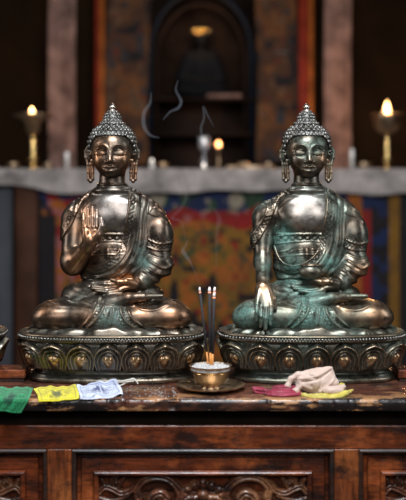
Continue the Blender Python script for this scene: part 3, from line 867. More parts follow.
M['incense'] = simple('charcoal_incense', (.018, .015, .016), .8, 0, 200, .4, .5)
M['bamboo'] = simple('orange_bamboo', (.62, .24, .05), .55, 0, 90, .25)
M['ashtip'] = simple('pale_pink_ash', (.90, .68, .64), .9)
M['ash'] = simple('white_ash', (.40, .385, .37), .95, 0, 420, .6, 1.0)
M['cord'] = simple('pale_cotton_cord', (.55, .52, .46), .9)
def glass():
    m, nt, out = new_mat('clear_crystal'); n = N(nt)
    principled(n, out, (.9, .93, 1), .05, 0, trans=.85); return m
M['glass'] = glass()
def emis(name, col, st):
    m, nt, out = new_mat(name); n = N(nt); e = n.n('ShaderNodeEmission'); e.inputs[0].default_value = (*col, 1); e.inputs[1].default_value = st
    n.l(e.outputs[0], out.inputs['Surface']); return m
M['flame'] = emis('candle_flame', (1, .55, .20), 16)
M['flame_small'] = emis('small_lamp_flame', (1, .42, .14), 9)
M['glint_glow'] = emis('pale_glint_glow', (1, .90, .80), 3.0)  # glow added in place of bright glints on the altar pieces
M['ember'] = emis('glowing_ember', (1, .30, .18), 2.2)
def smoke(dens):
    m, nt, out = new_mat('thin_smoke'); n = N(nt); v = n.n('ShaderNodeVolumeScatter'); v.inputs['Color'].default_value = (.80, .88, 1, 1)
    v.inputs['Density'].default_value = dens; v.inputs['Anisotropy'].default_value = 0; n.l(v.outputs[0], out.inputs['Volume']); return m
M['smoke'] = smoke(9); M['smoke_soft'] = smoke(2.2)

# ------------------------------------------------------------------ cabinet (the carved chest)
chest = empty('carved_cabinet', (0, -20, -375), 'long carved dark red-brown wooden chest the statues stand on', 'cabinet')
CO = (0, -20, -375)
def cb(mb, name, mat, parent=chest, autos=35): return mb.build(name, mat, parent, CO, True, autos)
def sweep(prof, x0, x1, nx=2):
    mb = MB(); xs = np.linspace(x0, x1, nx); n = len(prof); v = []
    for x in xs:
        for (y, z) in prof: v.append((x, y, z))
    f = [(i * n + j, i * n + (j + 1) % n, (i + 1) * n + (j + 1) % n, (i + 1) * n + j) for i in range(nx - 1) for j in range(n)]
    f += [tuple(range(n)), tuple((nx - 1) * n + j for j in range(n))[::-1]]
    return mb.add(v, f)
# worn top board: front edge nibbled
nx = 700; xs = np.linspace(-402, 402, nx)
prof = [(66, 0), (-40, 0), (-102.5, 0), (-104.6, -.35), (-106.0, -1.5), (-106.6, -3.2), (-106.6, -8.2), (-105.6, -10.4), (-103, -11.4), (-96, -11.6), (66, -11.6)]
v = []
cn = vnoise(np.stack([xs, 0 * xs, 0 * xs], 1), 9, 11); cn2 = vnoise(np.stack([xs, 0 * xs, 0 * xs], 1), 3.1, 12); cn3 = vnoise(np.stack([xs, 0 * xs, 0 * xs], 1), 40, 13)
for i, x in enumerate(xs):
    chip = max(0, cn[i] * .6 + cn2[i] * .4 - .58) * 9 * sstep(.35, .6, cn3[i])
    for j, (y, z) in enumerate(prof):
        if 3 <= j <= 7: y = y + chip * (.7 if j < 5 else 1.0) * (1 if j != 7 else .4) + .25 * (cn2[i] - .5); z = z - (chip * .35 if j < 5 else 0)
        v.append((x, y, z))
n_ = len(prof)
f = [(i * n_ + j, i * n_ + (j + 1) % n_, (i + 1) * n_ + (j + 1) % n_, (i + 1) * n_ + j) for i in range(nx - 1) for j in range(n_)]
f += [tuple(range(n_)), tuple((nx - 1) * n_ + j for j in range(n_))[::-1]]
tb = cb(MB().add(v, f), 'top_board', M['top_wood'])
set_attr(tb.data, 'edge_wear', [float(np.clip((-100.5 - q[1]) / 3, 0, 1)) for q in v])
cb(sweep([(60, -11.6), (-96, -11.6), (-96, -14), (-93, -17), (-92, -20), (-93.5, -23), (-97, -25), (60, -25)], -396, 396), 'cove_molding', M['cove'])
cb(sweep([(-88, -25), (-99.2, -25), (-100, -25.8), (-100, -45.2), (-99.4, -46), (-88, -46)], -396, 396), 'rail', M['rail_wood'])
cb(sweep([(-88, -196), (-99.2, -196), (-100, -196.8), (-100, -229.2), (-99.4, -230), (-88, -230)], -396, 396), 'rail', M['rail_wood'])
for c in (-385, -128.5, 128.5, 385):
    cb(MB().box(c - 11, c + 11, -100, -88, -196, -46, .7), 'stile', M['stile_wood'])
for sx in (-1, 1):
    for (y0, y1) in ((-99, -75), (30, 54)):
        cb(MB().box(sx * 382 - 13, sx * 382 + 13, y0, y1, -375, -229.5, 1.2), 'leg', M['stile_wood'])
cb(MB().box(-394, 394, -86, 58, -229, -25.2), 'carcass', M['dark_wood'])
def rect_sweep(prof, x0, x1, z0, z1):
    mb = MB(); v = []
    for ins, y in prof: v += [(x0 + ins, y, z0 + ins), (x1 - ins, y, z0 + ins), (x1 - ins, y, z1 - ins), (x0 + ins, y, z1 - ins)]
    f = [(j * 4 + i, j * 4 + (i + 1) % 4, (j + 1) * 4 + (i + 1) % 4, (j + 1) * 4 + i) for j in range(len(prof) - 1) for i in range(4)]
    return mb.add(v, f)
def mirror(p): return [(-x, z) for x, z in p]
def carving():
    w, hgt = 190, 104; st_ = .75
    X, Z = np.meshgrid(np.arange(-w / 2, w / 2 + .1, st_), np.arange(-hgt / 2, hgt / 2 + .1, st_), indexing='ij')
    x = X.ravel(); z = Z.ravel(); H = np.zeros(len(x))
    def k(px_, py_): return ((px_ - 205) * .895, 177 - (py_ - 200) * .895 + 121)        # centre of the panel is w = -121
    half = [   # (points in picture pixels, radius, grooved)
        ([k(140, 500), k(139, 490), k(146, 481.5), k(158, 478.5), k(170, 481), k(179, 489), k(182, 500), k(176, 512), k(163, 515), k(153, 508), k(155, 498), k(163, 495), k(168, 500)], 4.6, 1),
        ([k(101, 494), k(106, 489), k(114, 491), k(122, 495), k(131, 493), k(137, 487), k(146, 481)], 3.6, 1),
        ([k(101, 500), k(111, 503), k(121, 501), k(130, 497)], 3.0, 0),
        ([k(106, 487), k(103, 481)], 2.6, 0), ([k(112, 488), k(113, 480), k(119, 477.5)], 2.6, 0), ([k(119, 490), k(123, 483), k(125, 479)], 2.6, 0),
        ([k(182, 505), k(192, 500), k(202, 499)], 3.0, 0),
        ([k(140, 500), k(137, 512), k(128, 522), k(116, 526), k(106, 520), k(105, 511), k(112, 508), k(117, 513)], 4.2, 1),
        ([k(182, 512), k(188, 526), k(196, 536), k(205, 540)], 4.2, 1),
        ([k(137, 514), k(146, 528), k(160, 537), k(176, 536), k(186, 527)], 4.4, 1),
        ([k(116, 530), k(108, 538), k(103, 548), k(103, 560), k(112, 566), k(122, 560), k(120, 551), k(113, 551)], 4.0, 1),
        ([k(146, 532), k(136, 545), k(136, 560), k(148, 572), k(164, 572), k(173, 560), k(168, 549), k(158, 551), k(157, 559)], 4.4, 1),
        ([k(176, 540), k(184, 552), k(190, 566), k(203, 574)], 3.6, 1), ([k(124, 566), k(134, 574)], 3, 0), ([k(176, 566), k(184, 574)], 3, 0)]
    for pl, r, gr in half:
        for q in (pl, mirror(pl)):
            d, a = pdist(x, z, q)
            h = np.where(d < r, np.sqrt(np.maximum(r * r - d * d, 0)) * 1.15 + .8, 0)
            if gr: h -= np.where(d < r, 1.5 * np.exp(-(d / 1.0) ** 2), 0)
            H = np.maximum(H, h)
    # the lotus flower in the middle
    for (px_, py_, rx, rz, hh) in ((205, 485, 4.6, 6.2, 5.5), (196.5, 487, 4.8, 4.6, 5), (213.5, 487, 4.8, 4.6, 5), (189, 491, 5.0, 3.8, 4.5), (221, 491, 5.0, 3.8, 4.5), (186.5, 497, 4.5, 3.4, 4.0), (223.5, 497, 4.5, 3.4, 4.0), (205, 497, 6.0, 5.5, 6.2), (197, 500, 4.2, 3.8, 5), (213, 500, 4.2, 3.8, 5),
                                   (205, 508, 7, 7, 4.5), (205, 522, 5, 9, 5), (118, 484, 3.4, 3.2, 5), (292, 484, 3.4, 3.2, 5), (162, 500, 5, 5, 5), (248, 500, 5, 5, 5), (205, 555, 8, 8, 6), (196, 547, 5, 5, 4.5), (214, 547, 5, 5, 4.5)):
        cx_, cz_ = k(px_, py_)
        q = 1 - ((x - cx_) / rx) ** 2 - ((z - cz_) / rz) ** 2
        H = np.maximum(H, hh * np.sqrt(np.maximum(q, 0)))
    H += .35 * vnoise(np.stack([x, z, 0 * x], 1), 2.4, 8)
    nxx, nzz = X.shape
    idx = np.arange(nxx * nzz).reshape(nxx, nzz)
    f = np.stack([idx[:-1, :-1], idx[1:, :-1], idx[1:, 1:], idx[:-1, 1:]], -1).reshape(-1, 4)
    return np.stack([x, -91.2 - H * 1.25, z - 121], 1), f
CVv, CVf = carving()
cm = raw_mesh('carving', CVv - np.array(CO), CVf); cm.materials.append(M['carve_wood'])
for c in (-257, 0, 257):
    x0, x1, z0, z1 = c - 117.5, c + 117.5, -196, -46
    cb(rect_sweep([(0, -90), (0, -100.2), (.6, -101.0), (1.6, -101.5), (2.8, -101.3), (3.8, -100.2), (4.2, -98), (4.4, -93)], x0, x1, z0, z1), 'panel_molding', M['dark_wood'])
    pn = cb(rect_sweep([(4.2, -92.5), (8.2, -92.5), (8.4, -97.5), (9.2, -98.4), (18.6, -98.4), (19.2, -97.6), (19.4, -99.6), (20.0, -101.0), (21.2, -101.9), (22.6, -101.9), (23.6, -101.0), (24.2, -99.4), (24.4, -92.5), (40, -92.4)], x0, x1, z0, z1), 'panel', M['rail_wood'])
    o = bpy.data.objects.new('carving', cm); COL.objects.link(o); o.parent = pn; o.location = (c * S, 0, 0)

# ------------------------------------------------------------------ small wooden boards on the chest
for (x0, x1, lab) in ((-204, -173, 'dark red wooden block between the left pedestals, behind the green flag'), (190, 232, 'dark red wooden block at the right picture edge beside the right pedestal')):
    o = (0.5 * (x0 + x1), -12, 0); r = empty('wooden_block', o, lab, 'wooden block', 'wooden blocks beside the pedestals')
    mb = MB().box(x0, x1, -27, 4, 3.6, 11.5, .7); mb.build('block', M['rail_wood'], r, o, True, 30)
    MB().box(x0 + 1, x1 - 1.2, -26, 3, 0, 3.5, .4).build('base_board', M['dark_wood'], r, o, True, 30)

# ------------------------------------------------------------------ prayer flags
def on_top(x, y, lift=.6):
    """where the picture point lies on the chest top, or on the front of the top board below the edge"""
    ye = HY + (HC - lift) * F / (F - 106.5)
    if y <= ye:
        v = (HC - lift) * F / (y - HY) - F
        return W(x, y, min(v, -46.5 + lift * .5))     # nearer the pedestal the cloth leans up against its foot
    t = min(1, (y - ye) / 2.0); return W(x, y, -106.5 - 1.4 * t)
def sheet(fn, nu, nv, th=.35):
    top = np.array([[fn(i / nu, j / nv) for j in range(nv + 1)] for i in range(nu + 1)])
    du = np.gradient(top, axis=0); dv = np.gradient(top, axis=1); nn = np.cross(du, dv); nn /= np.linalg.norm(nn, axis=2)[..., None] + 1e-9
    bot = top - nn * th * np.sign(nn[..., 2:3] + 1e-6)
    A = top.reshape(-1, 3); B = bot.reshape(-1, 3); m = len(A); w = nv + 1; f = []
    for i in range(nu):
        for j in range(nv):
            q = (i * w + j, (i + 1) * w + j, (i + 1) * w + j + 1, i * w + j + 1); f.append(q); f.append(tuple(a + m for a in q[::-1]))
    bd = [i * w for i in range(nu)] + [nu * w + j for j in range(nv)] + [i * w + nv for i in range(nu, 0, -1)] + [j for j in range(nv, 0, -1)]
    for a, b in zip(bd, bd[1:] + bd[:1]): f.append((b, a, a + m, b + m))
    return np.vstack([A, B]), f
def colattr(me, cols):
    a = me.attributes.new('col', 'FLOAT_COLOR', 'POINT'); a.data.foreach_set('color', np.hstack([cols, np.ones((len(cols), 1))]).astype(f32).ravel())
def flag(c00, c10, c11, c01, col, ink, lab, seed, bow=1.0):
    """corners: far-left, far-right, near-right, near-left in picture pixels"""
    rr = np.random.default_rng(seed); ph = rr.random(4) * 6
    C = [np.array(c, float) for c in (c00, c10, c11, c01)]
    def fn(u, t):
        p = (C[0] * (1 - u) + C[1] * u) * (1 - t) + (C[3] * (1 - u) + C[2] * u) * t
        p = p + np.array((.6 * math.sin(t * 5 + ph[0]), bow * math.sin(math.pi * u) * (1 if t > .5 else .4) + .35 * math.sin(u * 14 + ph[1])))
        q = on_top(p[0], p[1], .5)
        lift = .8 + .7 * math.sin(u * 11 + ph[2] + t * 2) + .5 * math.sin(u * 23 + t * 5 + ph[3])
        if p[1] < 397: q[2] += max(0, lift) * 1.1
        else: q[1] -= .5 + .6 * max(0, lift)
        return q
    nu, nv = 110, 60
    V, f = sheet(fn, nu, nv)
    U, T = np.meshgrid(np.linspace(0, 1, nu + 1), np.linspace(0, 1, nv + 1), indexing='ij'); U = U.ravel(); T = T.ravel()
    I = np.zeros(len(U))
    bx = np.minimum(np.minimum(U - .08, .92 - U) * 1.6, np.minimum(T - .12, .88 - T))
    I += np.exp(-(bx / .018) ** 2) * .9 + np.exp(-((bx - .06) / .012) ** 2) * .35
    q3 = np.stack([U * 60, T * 26, 0 * U], 1)
    rows = (np.sin(T * 2 * math.pi * 9) > .1) & (vnoise(q3, 1.0, seed) > .45) & (bx > .09)
    I += rows * .6
    I += (np.exp(-((U - .5) / .17) ** 2 - ((T - .5) / .20) ** 2) * (vnoise(q3, 3.2, seed + 1) > .42)) * 1.3
    I = np.clip(I, 0, 1)[:, None]
    cols = np.array(col) * (1 - I) + np.array(ink) * I
    me = raw_mesh('prayer_flag', V - V[0], f); colattr(me, np.vstack([cols, cols])); me.materials.append(M['flagcloth'])
    o = bpy.data.objects.new('prayer_flag', me); COL.objects.link(o); o.location = V[0] * S
    return tag(o, lab, 'prayer flag', 'printed prayer flags along the front edge')
flag((-9, 387.5), (33.5, 388), (22, 413), (-12, 407), (.02, .24, .09), (.006, .06, .03), 'green printed prayer flag hanging over the front edge of the chest', 4, 1.2)
flag((34, 388), (76.5, 386), (79.5, 398), (39.5, 401.5), (.72, .62, .03), (.12, .13, .03), 'yellow printed prayer flag lying on the chest edge', 9, .8)
flag((77, 386.5), (116.5, 379.5), (123, 396), (80, 399), (.62, .66, .80), (.07, .09, .20), 'white printed prayer flag with dark blue ink, right of the yellow one', 15, .6)
mb = MB()
for pts in ([(115, 380.5), (122, 381), (130, 379.5), (133, 378.6), (136, 380.5), (138, 384)], [(117, 387), (124, 384), (131, 380.5), (134, 379.2), (137, 382)], [(116, 382), (125, 382), (134, 381)]):
    P = crom([on_top(x, y, 1.4) for x, y in pts], 6); mb.tube(P, .75, 7)
tag(mb.build('flag_cord', M['cord'], None, on_top(116, 383, 0)), 'pale knotted cord end trailing right from the white flag', 'cord')

# ------------------------------------------------------------------ silk cloths in front of the right statue
def sdf_cloth(name, prims, mat, lab, lo, hi, h=.5, wrinkle=1.1, seed=0, ridges=(), fine=.35):
    D, l = sdf_grid(prims, lo, hi, h); V, Q = surface_nets(D, l, h); Nn = vnormals(V, Q)
    w = vnoise(V * np.array([1, 1, 2.2]), 5.0, seed); w2 = vnoise(V * np.array([.6, 1, 2.5]), 2.2, seed + 1)
    d = wrinkle * (np.abs(w - .5) * -2.2 + .5) + fine * (w2 - .5)
    k = F / (F + V[:, 1]); px = V[:, 0] * k + CX; py = HY - (V[:, 2] - HC) * k
    for pl, a, ww in ridges:
        dd, _ = pdist(px, py, pl); d += np.where(Nn[:, 1] < .4, a * np.exp(-(dd / ww) ** 2), 0)
    V = V + Nn * d[:, None]; V[:, 2] = np.maximum(V[:, 2], .15)
    o0 = np.array([V[:, 0].mean(), V[:, 1].mean(), 0]); me = raw_mesh(name, V - o0, Q)
    o = link(name, me, mat, None, tuple(o0)); tag(o, lab, 'cloth', 'folded silk cloths'); return o
g = lambda x, y, v: W(x, y, v)
cp = [cone(g(256, 391, -80), g(272, 394, -86), 2.2, 3.6, k=3), ell(g(283, 394, -88), (17, 9, 4.4), k=2), ell(g(286, 389.5, -80), (13, 5, 4.4), k=1.0), cone(g(254, 388.5, -78), g(262, 389.5, -78), 1.8, 2.4, k=2), cone(g(270, 397, -92), g(300, 395, -88), 2.4, 2.0, k=3)]
sdf_cloth('silk_cloth', cp, M['crimson'], 'crumpled crimson silk cloth left of the cream cloth', (35, -108, -2), (95, -62, 14), .5, .8, 3,
          [([(256, 391), (270, 392), (283, 392.5), (298, 391)], -1.8, 1.0), ([(264, 390), (276, 387), (292, 388)], .9, 1.0), ([(262, 393), (278, 396), (296, 394.5)], .9, 1.0)])
cr = [ell(g(315, 381.5, -78), (15.5, 11, 10), k=5, rot=-.15), cone(g(316, 378, -78), g(330, 370.5, -76), 7.5, 2.6, k=5), cone(g(328, 372, -76), g(334, 383, -78), 3.0, 4.5, k=4),
      cone(g(300, 384, -80), g(322, 391, -82), 4, 4.5, k=5)]
cr += chain([g(290, 391, -82), g(287.5, 386, -82), g(291, 379, -80), g(298, 375, -79), (g(307, 373.5, -78)), g(318, 370.5, -76), g(329, 368, -75)], [2.4, 2.4, 2.6, 2.9, 2.6, 2.3, 1.6], k=2)
cr += chain([g(290, 391, -84), g(296, 391.5, -85), g(299, 386, -84), g(301, 380, -82)], [2.2, 2.6, 2.8, 2.4], k=2)
cr += [ell(g(296, 384.5, -90), (3.6, 9, 4.4), k=2, op='-', rot=.3), ell(g(311, 377.2, -92), (8.5, 7, 2.2), k=2, op='-', rot=-.32)]
sdf_cloth('silk_cloth', cr, M['cream'], 'bunched cream silk cloth, tallest of the folded cloths', (72, -104, -2), (135, -58, 32), .5, .12, 5,
          [([(300, 379), (310, 378), (320, 375), (331, 368)], 1.2, 1.1), ([(302, 382), (312, 381), (322, 377), (330, 371)], -1.2, 1.1), ([(331, 369), (334, 379), (327, 386), (320, 392)], 1.1, 1.1), ([(312, 386), (314, 391)], -.6, 1.4), ([(322, 378), (321, 386), (317, 391)], -.9, 1.6), ([(304, 386), (311, 389)], .8, 1.5)], .12)
sdf_cloth('silk_cloth', [ell(g(333, 390.5, -88), (9.5, 5, 4.2), k=3), cone(g(338, 389, -85), g(343.5, 386.5, -84), 3, 2.2, k=3)], M['cream'], 'small pale silk fold lying on the yellow cloth', (108, -102, -2), (140, -66, 14), .5, .5, 8)
yl = chain([g(297, 391.5, -84), g(304, 395.5, -92), g(313, 398.5, -97), g(325, 398.5, -97), g(336, 397.5, -95), g(345, 394, -90), g(352.5, 390.5, -84)], [1.3, 1.7, 2.2, 2.6, 3.0, 2.3, 1.0], k=3)
yl += [cone(g(306, 396, -90), g(346, 393.5, -90), 1.4, 2.2, k=1), ell(g(325, 398.0, -94), (17, 8, 1.6), k=1.5), cone(g(330, 392, -77), g(342, 385.5, -75), 1.6, 2.6, k=3), cone(g(338, 388, -76), g(345, 392, -82), 2.0, 1.5, k=3), cone(g(318, 390, -72), g(334, 387, -74), 1.5, 2, k=3)]
sdf_cloth('silk_cloth', yl, M['yellow'], 'yellow-green silk cloth spread beneath the cream cloth', (78, -112, -2), (142, -58, 14), .5, .9, 12)

# ------------------------------------------------------------------ incense bowl
bx, bv = (210.6 - CX) * .935, -62
def ornate(a, j): return .012 * math.sin(a * 16) if j in (4, 5, 6) else 0
pl = MB().lathe([(14, 0), (16, 0), (20, .8), (26, 2.0), (30.6, 3.8), (31.8, 4.5), (32.0, 5.3), (31.2, 5.3), (29.5, 4.6), (26, 3.5), (21, 2.0), (14, 1.5), (.01, 1.4)], (bx, bv, 0), 96, ornate)
tag(pl.build('saucer', M['brass'], None, (bx, bv, 0), True, 60), 'wide engraved brass saucer under the incense bowl', 'saucer')
bowl = empty('incense_bowl', (bx, bv, 1.5), 'small round brass bowl of white ash holding incense sticks', 'bowl')
BO = (bx, bv, 1.5)
def scal(a, j): return .016 * math.sin(a * 10) if j in (9, 10, 11) else 0
MB().lathe([(8.5, 1.6), (9.6, 1.6), (9.6, 2.6), (8.2, 3.6), (8.4, 4.4), (12.0, 6.2), (14.6, 9.4), (16.0, 13.4), (16.6, 17.6), (17.6, 20.2), (19.6, 21.8), (19.9, 22.6), (18.9, 22.4), (16.9, 20.8), (15.6, 18), (14.6, 13), (11, 8), (.01, 6)], BO[:2] + (0,), 80, scal).build('bowl_body', M['brass'], bowl, BO, True, 60)
MB().lathe([(16.2, 15.5), (16.9, 15.9), (16.9, 16.6), (16.4, 17.0)], BO[:2] + (0,), 80).build('ornament_ring', M['gold'], bowl, BO)
# ash, heaped and granular
na, nr = 90, 22; v = []
for j in range(nr + 1):
    for i in range(na):
        r = 18.2 * j / nr; a = 2 * math.pi * i / na; v.append((bx + r * math.cos(a), bv + r * math.sin(a), 21.6 + 1.6 * (1 - (j / nr) ** 2)))
v = np.array(v); v[:, 2] += (vnoise(v, 2.6, 21) - .5) * 2.2 + (vnoise(v, 1.2, 22) - .5) * 1.2
v[nr * na:, 2] = 18.5
ab = MB().add(v, [(j * na + i, j * na + (i + 1) % na, (j + 1) * na + (i + 1) % na, (j + 1) * na + i) for j in range(nr) for i in range(na)])
tag(ab.build('ash', M['ash'], None, (bx, bv, 18)), 'white lumpy ash filling the brass incense bowl', 'ash', None, 'stuff')
for (tx, ty, tv, bxp, ex, lab) in ((199.4, 287.0, -50, 208.6, .8, 'dark incense stick leaning left, its tip apart from the others'), (209.4, 287.0, -56, 210.6, 1.0, 'dark incense stick standing upright in the middle of the bowl'),
                               (214.6, 287.0, -50, 211.6, .9, 'thin incense stick behind the rightmost one, tip slightly higher'), (214.2, 292.5, -60, 212.2, 1.0, 'dark incense stick leaning slightly right, nearest in the bowl')):
    T = W(tx, ty, tv); B_ = W(bxp, 366.5, -62 + (2 if tv > -53 else -2)); B_[2] = 19.5
    r = empty('incense_stick', B_, lab, 'incense stick', 'burning incense sticks')
    q = lambda t: B_ + (T - B_) * t
    MB().tube([q(0), q(.205)], .95 * ex + .15, 8).build('bare_stick', M['bamboo'], r, B_)
    MB().tube([q(.20), q(.6), q(.925)], 1.35 * ex, 8).build('incense_coating', M['incense'], r, B_)
    MB().tube([q(.925), q(.945)], 1.3 * ex, 8).build('ember', M['ember'], r, B_)
    mb = MB().tube([q(.94), q(.975), q(1.0) + np.array((.3, 0, 0))], [1.35 * ex, 1.3 * ex, .8 * ex], 8); tag(mb.build('ash_tip', M['ashtip'], r, B_), 'pale burnt tip')
# crumbs of ash on the chest top
mb = MB()
for i in range(120):
    x = random.gauss(158, 14) if i < 80 else random.uniform(60, 340); y = random.gauss(392, 2.8) if i < 80 else random.uniform(388, 397)
    if y > 397.5 or (176 < x < 246 and y < 398) or (x < 124 and i < 80) or (250 < x < 355): continue
    q = on_top(x, y, 0); mb.ball((q[0], q[1], .3), random.uniform(.25, .7), 5, 4, (1.2, 1, .6))
tag(mb.build('ash_crumbs', M['ash'], None, on_top(158, 393, 0)), 'pale crumbs of fallen ash on the chest top left of the saucer', 'crumbs', None, 'stuff')

# ------------------------------------------------------------------ smoke
def wisp(pts, rad, mat, lab):
    P = crom([W(*p) for p in pts], 10); o0 = P[0]
    o = MB().tube(P, [r_ * .8 for r_ in rad], 14).build('incense_smoke', mat, None, o0)
    tag(o, lab, 'smoke', None, 'stuff'); return o
wisp([(199.5, 286, -50), (197, 277, -48), (193, 268, -46), (189.5, 261, -44), (186, 256, -42), (183, 250, -40), (186, 245, -40), (187, 240, -38)], [.5, .8, 1.2, 2.6, 3.0, 1.5, 1.0], M['smoke'], 'blue-white smoke wisp rising from the left incense tip')
wisp([(214.5, 285, -52), (216, 270, -50), (216.5, 250, -48), (217, 232, -46), (219, 218, -44), (214, 209, -42), (209, 205, -40)], [.6, 1.2, 2.2, 2.6, 3.2, 2.0, .8], M['smoke_soft'], 'faint straight smoke column above the upright incense sticks')
wisp([(186, 240, -30), (181, 222, -20), (172, 218, -10), (181, 208, 0), (186, 196, 10), (183, 182, 20), (178, 170, 30)], [1, 2.5, 2.5, 3, 3, 3, 1], M['smoke_soft'], 'faint smoke curling beside the left statue\'s shoulder')
wisp([(205, 150, 60), (201, 130, 60), (204, 118, 62), (203.5, 107, 64), (208, 116, 64), (214, 127, 62)], [1, 2.2, 1.8, 1.8, 1.6, .7], M['smoke'], 'pointed smoke loop in the middle, above the altar candle')
wisp([(160, 138, 60), (150, 135, 62), (144, 126, 64), (144, 113, 66), (150, 103, 66), (151, 92, 66)], [1, 2.4, 3.2, 3.0, 2.4, 1], M['smoke'], 'curved smoke wisp right of the left statue\'s hair')
wisp([(163, 120, 60), (170, 112, 62), (178, 108, 64), (181, 101, 66), (176, 90, 66), (178, 80, 66)], [1, 2, 2.6, 2.6, 2, 1], M['smoke'], 'small smoke curl between the two heads')

# ------------------------------------------------------------------ the altar behind, out of focus
AV_ = 950.0
def B(x, y, dv=0): return W(x, y, AV_ + dv)
al = empty('altar_table', (0, AV_ + 120, -375), 'long wooden altar table behind the statues with brown posts', 'altar'); AO = (0, AV_ + 120, -375)
zt = B(0, 169)[2]
MB().box(-620, 620, AV_ + 4, AV_ + 240, zt - 14, zt - 1, 1).build('table_top', M['old_wood'], al, AO)
for x0, x1 in ((15, 37), (-92, -74), (452, 474)):
    a, b = B(x0, 200, 6)[0], B(x1, 200, 6)[0]
    MB().box(a, b, AV_ + 6, AV_ + 40, -375, zt - 14, 1.5).build('post', M['post_wood'], al, AO)
MB().box(-600, 600, AV_ + 60, AV_ + 66, -375, zt - 14).build('back_panel', M['old_wood'], al, AO)
def drape(x0, x1, z0, z1, y, nx, nz, amp, fr, name, mat, lab, cat, colfn=None, th=3.0, seed=0, edge=0):
    rr = np.random.default_rng(seed); ph = rr.random(6) * 6
    def fn(u, t):
        x = x0 + (x1 - x0) * u; z = z1 + (z0 - z1) * t
        q = amp * (.3 + .7 * t) * (math.sin(x * fr + ph[0] + .6 * math.sin(t * 3 + ph[1])) + .5 * math.sin(x * fr * 2.3 + ph[2]) + .35 * math.sin(x * fr * .41 + t * 2 + ph[3]))
        return np.array((x + edge * math.sin(t * 4 + ph[4]), y + q, z + (edge * .6 * math.sin(x * .03 + ph[5]) + edge * .5 * math.sin(x * .011) if t > .5 or t < .01 else 0)))
    V, f = sheet(fn, nx, nz, th)
    o0 = np.array(((x0 + x1) / 2, y, z0)); me = raw_mesh(name, V - o0, f)
    if colfn is not None: colattr(me, colfn(V))
    o = link(name, me, mat, None, tuple(o0)); tag(o, lab, cat); return o
# white runner along the altar's edge: a slab of cloth folded over the top and hanging down the front
def runner(u, t):
    x = -640 + 1280 * u
    s_ = t * 3
    w = 1.6 * math.sin(x * .035) + 1.2 * math.sin(x * .09 + 1) + 2.5 * math.sin(x * .008 + 2)
    low = zt - 46 + 3.5 * math.sin(x * .012 + .5) + 2 * math.sin(x * .05) + (14 if x < -300 else 0) * min(1, (-300 - x) / 90 if x < -300 else 0)
    if s_ < 1: return np.array((x, AV_ + 200 - 196 * s_, zt + .6 * math.sin(x * .06)))
    t2 = (s_ - 1) / 2
    return np.array((x, AV_ + 2 - 3.5 * t2 - w * t2 - 2 * math.sin(min(1, t2 * 4) * 1.57), zt - 1 + (low - zt) * t2))
V, f = sheet(runner, 240, 30, -2.0)
o0 = (0, AV_, zt); tag(link('altar_runner', raw_mesh('altar_runner', V - np.array(o0), f), M['runner'], None, o0), 'white cloth runner draped along the front edge of the altar', 'cloth')
pal = {'blue': (.014, .026, .085), 'red': (.30, .018, .014), 'gold': (.27, .125, .018), 'green': (.03, .07, .035), 'dark': (.015, .012, .014), 'cream': (.34, .28, .20), 'orange': (.42, .12, .02), 'pink': (.40, .13, .12)}
def broc(V):
    k = F / (F + V[:, 1]); px = V[:, 0] * k + CX; py = HY - (V[:, 2] - HC) * k
    c = np.zeros((len(V), 3)); n1 = vnoise(V, 19, 31); n2 = vnoise(V, 11, 32); n3 = vnoise(V, 40, 33)
    yy = py + (n3 - .5) * 14
    def put(m, name): c[m] = pal[name]
    put(yy > -99, 'gold'); put(yy < 227, 'red'); put(yy < 208, 'blue')
    put((yy > 222) & (n1 > .62), 'orange'); put((yy > 230) & (n2 < .26), 'green'); put((yy > 230) & (n1 < .30), 'dark'); put((yy > 232) & (n2 > .76), 'red')
    put((yy < 208) & (n1 > .60), 'green'); put((yy < 210) & (n2 > .72), 'cream'); put((yy < 226) & (yy > 208) & (n2 > .68), 'pink'); put((yy < 227) & (n1 < .2), 'dark')
    put((np.hypot(px - 236, (py - 201)) < 8), 'cream'); put((np.hypot((px - 156) / 1.2, py - 202) < 7), 'cream')
    # darker hangings at both sides
    m = (px < 52); put(m, 'dark'); put(m & (py < 208) & (n1 > .4), 'blue')
    L = (px >= 42) & (px < 92)
    put(L & (n3 > .4), 'red'); put(L & (n1 > .55), 'orange'); put(L & (n2 > .62), 'pink'); put(L & (py < 200), 'blue'); put(L & (py < 200) & (n1 > .62), 'red'); put(L & (px < 56) & (py > 215), 'dark')
    R = px > 342
    put(R, 'red'); put(R & (py < 210), 'blue'); put(R & (px > 371), 'blue'); put(R & (px > 371) & (n1 > .45), 'dark'); put(R & (px < 362) & (n1 > .5), 'orange'); put((px > 389) & (px < 400), 'gold'); put(px > 400, 'dark')
    return .62 * c * (.75 + .5 * vnoise(V, 4, 35))[:, None]
drape(B(38, 0)[0], B(430, 0)[0], -372, zt - 15, AV_ + 14, 330, 220, 2.2, .045, 'altar_cloth', M['brocade'], 'multicoloured blue, red and gold brocade cloth hanging down the altar front', 'cloth', broc, 2, 3)
drape(B(-58, 0)[0], B(10, 0)[0], -372, zt - 17, AV_ + 22, 60, 20, 4, .09, 'curtain', M['curtain'], 'pale grey curtain hanging left of the brown altar post', 'curtain', None, 2, 6)

